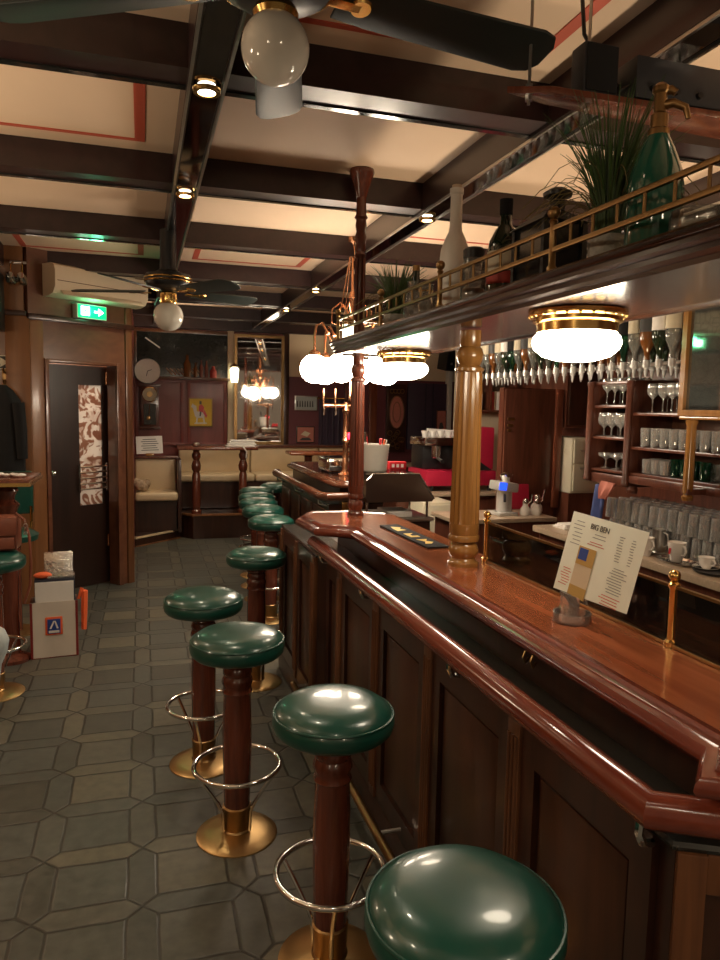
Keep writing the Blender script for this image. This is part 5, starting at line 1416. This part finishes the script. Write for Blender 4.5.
B(Matrix.Translation((2.86, 6.55, 1.10)) @ Matrix.Rotation(.05, 4, 'Y')).box(-.22, .08, -.004, .004, .14, .38).build('sheet', 'paper_white', t, smooth=False)
t = thing('loudspeaker', (4.44, 10.0, 2.42), 'black loudspeaker tilted on the cream frieze above the white post', 'speaker')
M = Matrix.Translation((4.45, 10.12, 2.43)) @ Matrix.Rotation(.35, 4, 'Z') @ Matrix.Rotation(.18, 4, 'X')
B(M).box(-.15, .15, -.10, .10, -.17, .17, .012).build('cabinet', 'black_plastic', t)
B(M).box(-.13, .13, -.108, -.10, -.15, .15, .004).build('grille', 'dark_cloth', t)
B(M).lathe([(0, 0), (.02, .0), (.02, .006), (0, .008)], (-.06, -.108, -.06), 14, RX).build('badge', 'steel', t)
B().box(4.42, 4.48, 10.16, 10.29, 2.38, 2.48).build('bracket', 'steel', t)

# ================================================================== SLANTED DOOR WALL DECOR
t = thing('air_conditioner', MAB @ Vector((.57, -.1, 2.62)), 'long cream air conditioner mounted on the slanted wall above the door', 'air conditioner')
g = B(MAB @ Matrix(((0, 0, 1, 0), (1, 0, 0, 0), (0, 1, 0, 0), (0, 0, 0, 1))))
g.prism([(0, 2.53), (0, 2.79), (-.12, 2.79), (-.17, 2.77), (-.19, 2.72), (-.185, 2.60), (-.15, 2.55), (-.08, 2.53)], .13, 1.02).build('case', 'cream_paint', t)
B(MAB).box(.15, 1.0, -.192, -.186, 2.645, 2.65).build('seam', 'wall_brown', t)
B(MAB @ Matrix.Translation((0, -.165, 2.575)) @ Matrix.Rotation(.75, 4, 'X')).box(.19, .96, -.055, .0, -.004, .004, .002).build('louvre', 'cream_paint', t)
t = thing('exit_sign', MAB @ Vector((.53, -.05, 2.45)), 'lit green exit sign with white pictograms on the slanted wall under the air conditioner', 'sign')
B(MAB).box(.39, .675, -.07, .0, 2.385, 2.505, .006).build('housing', 'white_paint', t)
gp = B(MAB).box(.40, .665, -.074, -.07, 2.393, 2.497).build('panel', 'exit_green', t, smooth=False)
g = B(MAB)
g.poly([(.425, -.076, 2.41), (.505, -.076, 2.41), (.505, -.076, 2.485), (.425, -.076, 2.485)], .001)
g.poly([(.55, -.076, 2.44), (.59, -.076, 2.44), (.59, -.076, 2.415), (.64, -.076, 2.448), (.59, -.076, 2.48), (.59, -.076, 2.456), (.55, -.076, 2.456)], .001)
g.build('pictogram', 'exit_white', gp, smooth=False)
g = B(MAB)
g.tube([(.475, -.078, 2.472), (.465, -.078, 2.45), (.455, -.078, 2.432), (.445, -.078, 2.416)], .004, 6); g.tube([(.465, -.078, 2.45), (.485, -.078, 2.435), (.482, -.078, 2.416)], .004, 6); g.tube([(.45, -.078, 2.455), (.49, -.078, 2.455)], .003, 6); g.ball((.478, -.078, 2.479), .005, 8)
g.build('running_figure', 'exit_green', gp)
point_light('sign_glow', MAB @ Vector((.53, -.16, 2.46)), 1.6, (.15, 1, .5), .05, t)
t = thing('wall_spotlights', (-.93, 6.35, 2.6), 'pair of small silver spotlights on bent arms beside the air conditioner', 'lamp')
B().box(-.99, -.87, 6.385, 6.41, 2.76, 2.78, .004).build('mount', 'steel', t)
for dx in (-.035, .03):
    B().tube([(-.93 + dx, 6.39, 2.77), (-.93 + dx * 1.3, 6.33, 2.74), (-.93 + dx * 1.2, 6.31, 2.66)], .007, 8).build('arm', 'brass', t)
    B().lathe([(0, .05), (.025, .045), (.040, .0), (.042, -.045), (.036, -.045), (0, -.02)], (-.93 + dx * 1.2, 6.30, 2.635), 18, Matrix.Rotation(1.2, 3, 'X')).build('spot_head', 'chrome', t)
t = thing('arrow_sign', (-1.08, 6.4, 1.96), 'small black sign with pale arrow on the orange-brown wall', 'sign')
B().box(-1.20, -.975, 6.398, 6.41, 1.93, 2.035, .002).build('plate', 'ink', t)
g = B(); g.poly([(-1.16, 6.397, 1.97), (-1.08, 6.397, 1.97), (-1.08, 6.397, 1.945), (-1.02, 6.397, 1.982), (-1.08, 6.397, 2.02), (-1.08, 6.397, 1.995), (-1.16, 6.397, 1.995)], .001); g.build('arrow', 'label_cream', t, smooth=False)
g = B(); g.box(-1.20, -.975, 6.395, 6.398, 1.928, 1.935); g.box(-1.20, -.975, 6.395, 6.398, 2.03, 2.037); g.build('border', 'label_cream', t, smooth=False)
t = thing('loudspeaker', (-1.15, 6.2, 2.3), 'large black loudspeaker box on the wall, half cut by the picture edge', 'speaker')
B().box(-1.42, -1.03, 6.10, 6.36, 2.22, 2.66, .012).build('cabinet', 'black_plastic', t)
B().box(-1.40, -1.05, 6.092, 6.10, 2.24, 2.64, .004).build('grille', 'dark_cloth', t)
B().box(-1.28, -1.16, 6.36, 6.41, 2.40, 2.50).build('bracket', 'black_plastic', t)
t = thing('dark_coat', (-1.03, 6.3, 1.75), 'black coat hanging from a wall hook beside the vestibule', 'coat')
g = B(); secs = [(1.80, .03, .03), (1.76, .075, .05), (1.68, .125, .07), (1.5, .15, .08), (1.3, .155, .085), (1.1, .165, .09), (1.02, .17, .09)]
rings = []
for z, rx, ry in secs:
    rings.append([g._v((-1.06 + rx * math.cos(a) * (1 + .10 * math.sin(5 * a + z * 4)), 6.31 + ry * math.sin(a) * (1 + .12 * math.sin(4 * a)), z)) for a in [2 * PI * i / 26 for i in range(26)]])
for a, b_ in zip(rings, rings[1:]):
    for i in range(26): g.bm.faces.new((a[i], a[(i + 1) % 26], b_[(i + 1) % 26], b_[i]))
g.bm.faces.new(rings[0]); g.bm.faces.new(rings[-1])
g.build('body', 'dark_cloth', t)
B().tube([(-.94, 6.27, 1.66), (-.92, 6.25, 1.45), (-.915, 6.25, 1.22)], [.05, .045, .04], 10).build('sleeve', 'dark_cloth', t)
t = thing('coat_hook', (-1.05, 6.4, 1.85), 'small brass coat hook above the black coat', 'hook')
g = B().tube([(-1.05, 6.405, 1.90), (-1.05, 6.36, 1.90), (-1.05, 6.335, 1.93)], .008, 8); g.tube([(-1.05, 6.405, 1.84), (-1.05, 6.34, 1.815), (-1.05, 6.325, 1.84)], .008, 8)
g.box(-1.07, -1.03, 6.40, 6.41, 1.80, 1.93, .003).build('hook', 'brass_aged', t)

# ================================================================== HIGH TABLE GROUP
t = thing('high_table', (-.95, 5.0, 0), 'high wooden table with brass edge on a turned pedestal, cut by the picture edge', 'table')
B().box(-1.70, -.66, 4.72, 5.28, 1.17, 1.20, .004).build('table_top', 'red_wood', t)
g = B(); g.box(-1.71, -.65, 4.712, 4.72, 1.163, 1.185); g.box(-.66, -.65, 4.72, 5.28, 1.163, 1.185); g.build('brass_edge', 'brass', t, smooth=False)
B().lathe([(.12, 0), (.12, .02), (.06, .05), (.05, .3), (.06, .6), (.07, .72), (.045, .78), (.05, .9), (.06, .98), (.075, 1.02), (.045, 1.05), (.05, 1.08), (.07, 1.11), (.06, 1.14), (.10, 1.17)], (-.83, 5.0, 0), 24).build('pedestal', 'stool_wood', t)
t = thing('crumpled_napkin', (-.76, 4.95, 1.2), 'crumpled white napkin lying on the brass-edged high table', 'napkin')
g = B(); r = random.Random(5)
for k in range(5): g.ball((-.86 + .035 * k + r.uniform(-.01, .01), 4.92 + r.uniform(-.03, .03), 1.213 + r.uniform(0, .008)), r.uniform(.015, .026), 8, .55, 1.3)
g.build('napkin', 'paper_white', t)
t = thing('ashtray', (-.90, 4.92, 1.2), 'flat black dish on the brass-edged high table beside the napkin', 'dish')
B().lathe([(0, 1.2), (.05, 1.2), (.06, 1.215), (.055, 1.215), (0, 1.205)], (-1.0, 4.9, 0), 20).build('dish', 'black_plastic', t)
t = thing('backed_stool', (-.88, 5.62, 0), 'green upholstered stool with backrest standing behind the high table', 'stool')
B().lathe([(0, .02), (.16, .01), (.16, 0), (0, 0)], (-.90, 5.62, 0), 30).build('base', 'base_brass', t)
B().lathe([(.05, .015), (.05, .68)], (-.90, 5.62, 0), 18).build('column', 'stool_wood', t)
B().lathe([(0, .76), (.12, .755), (.175, .72), (.165, .68), (0, .68)], (-.90, 5.62, 0), 30).build('seat', 'green_leather', t)
B(Matrix.Translation((-.90, 5.62, 0)) @ Matrix.Rotation(.3, 4, 'Z')).box(-.15, .17, .14, .20, .84, 1.16, .025, 3).build('backrest', 'green_leather', t)
g = B()
for x in (-1.0, -.80): g.tube([(x, 5.72, .70), (x, 5.80, .78), (x, 5.80, .90)], .010, 8)
g.build('back_supports', 'brass', t)
t = thing('leather_bag', (-.80, 4.46, .828), 'reddish brown leather handbag lying on the green stool by the high table', 'bag')
M = Matrix.Translation((-.825, 4.47, .8285)) @ Matrix.Rotation(.1, 4, 'Z')
B(M).prism([(-.20, -.06), (.13, -.07), (.15, .05), (-.20, .07)], 0, .20, .03).build('body', 'bag_leather', t)
B(M).box(-.19, .135, -.092, -.072, .09, .195, .012).build('flap', 'bag_leather', t)
B(M).box(-.18, .12, -.088, -.070, .015, .085, .010).build('pocket', 'bag_leather', t)
g = B(); g.tube([(-.70, 4.47, 1.04), (-.655, 4.47, 1.0), (-.628, 4.46, .90), (-.622, 4.45, .74), (-.628, 4.44, .62), (-.66, 4.42, .52)], .008, 6); g.build('strap', 'bag_leather', t)
g = B()
for k in range(4): g.ring((-.650 + .004 * (k % 2), 4.455, .99 - .022 * k), .010, .003, 10, 5, 'Y' if k % 2 else 'X')
g.build('buckle_chain', 'chrome', t)
t = thing('grey_rucksack', (-.88, 4.08, 0), 'rounded pale grey bag beside the stool at the picture edge', 'bag')
g = B(); rings = []
for z, r_ in ((0, .12), (.015, .145), (.18, .150), (.30, .165), (.37, .195), (.43, .205), (.48, .185), (.52, .13), (.535, .02)):
    rings.append([g._v((-.885 + r_ * math.cos(2 * PI * i / 26), 4.05 + .6 * r_ * math.sin(2 * PI * i / 26), z)) for i in range(26)])
for a, b_ in zip(rings, rings[1:]):
    for i in range(26): g.bm.faces.new((a[i], a[(i + 1) % 26], b_[(i + 1) % 26], b_[i]))
g.bm.faces.new(rings[0]); g.bm.faces.new(rings[-1])
g.build('body', 'grey_cloth', t)
B().box(-.985, -.785, 3.925, 3.975, .10, .30, .024, 3).build('pocket', 'grey_cloth', t)
for x in (-.96, -.81): B().tube([(x, 4.12, .50), (x, 4.19, .44), (x, 4.18, .25), (x, 4.13, .10)], .014, 8).build('shoulder_strap', 'grey_cloth', t)
B().tube([(-.885, 4.0, .53), (-.885, 3.97, .57), (-.885, 4.03, .60), (-.885, 4.08, .57), (-.885, 4.10, .53)], .009, 6).build('handle', 'grey_cloth', t)

# ================================================================== SHOPPING BAG ON THE FLOOR
t = thing('shopping_bag', (-.56, 5.1, 0), 'white shopping bag with red sides and blue square emblem on the tiled floor', 'bag')
M = Matrix.Translation((-.565, 4.98, 0)) @ Matrix.Rotation(.09, 4, 'Z')
B(M).box(-.14, .14, .0, .005, .004, .375).build('front', 'bag_white', t, smooth=False)
g = B(M)
for s in (-1, 1): g.poly([(s * .14, .0, .004), (s * .14, .22, .004), (s * .142, .22, .36), (s * .142, .0, .375)], .003)
g.box(-.145, -.13, -.004, .004, .004, .375); g.box(.13, .145, -.004, .004, .004, .375)
g.build('sides', 'bag_red', t, smooth=False)
B(M).box(-.14, .14, .215, .22, .004, .36).build('back', 'bag_white', t, smooth=False)
B(M).box(-.14, .14, .0, .22, .0, .006).build('bottom', 'bag_red', t, smooth=False)
lg = B(M).box(-.055, .05, -.006, -.0005, .155, .275, .004).build('emblem_border', 'orange_tape', t)
B(M).box(-.042, .037, -.009, -.006, .165, .262, .002).build('emblem_field', 'blue', lg)
g = B(M)
g.poly([(-.03, -.0105, .198), (-.018, -.0105, .198), (.004, -.0105, .25), (-.006, -.0105, .25)], .001); g.poly([(.014, -.0105, .198), (.026, -.0105, .198), (.008, -.0105, .25), (.0, -.0105, .25)], .001); g.box(-.035, .03, -.0105, -.009, .170, .186)
g.build('emblem_strokes', 'paper_white', lg)
t2 = thing('carton', (-.56, 5.1, .006), 'white and dark carton standing inside the shopping bag', 'box')
B(M).box(-.115, .13, .02, .20, .006, .52, .004).build('carton', 'navy', t2)
B(M).box(-.112, .122, .012, .02, .02, .505).build('white_front', 'paper_white', t2)
t3 = thing('foil_package', (-.5, 5.08, .52), 'crinkled silver foil package propped on the carton in the shopping bag', 'package')
B(M @ Matrix.Translation((.03, .17, .522)) @ Matrix.Rotation(-.35, 4, 'X')).box(-.09, .09, -.012, .012, .0, .15, .006).build('package', 'foil', t3)
B(M @ Matrix.Translation((.06, .09, .527))).box(-.10, .07, -.06, .06, -.006, .014, .006).build('flat_package', 'foil', t3)
t4 = thing('orange_pouch', (-.62, 5.0, .52), 'small bright orange pouch lying on the carton in the shopping bag', 'pouch')
B(M).ball((-.065, .05, .545), .028, 16, .8, 2.0, 1.0).build('pouch', 'orange_tape', t4)
g = B(M); g.tube([(.15, .05, .37), (.175, .06, .44), (.19, .06, .42), (.186, .06, .30), (.182, .05, .16)], [.010, .016, .022, .022, .018], 6)
g.build('orange_handle', 'orange_tape', t)
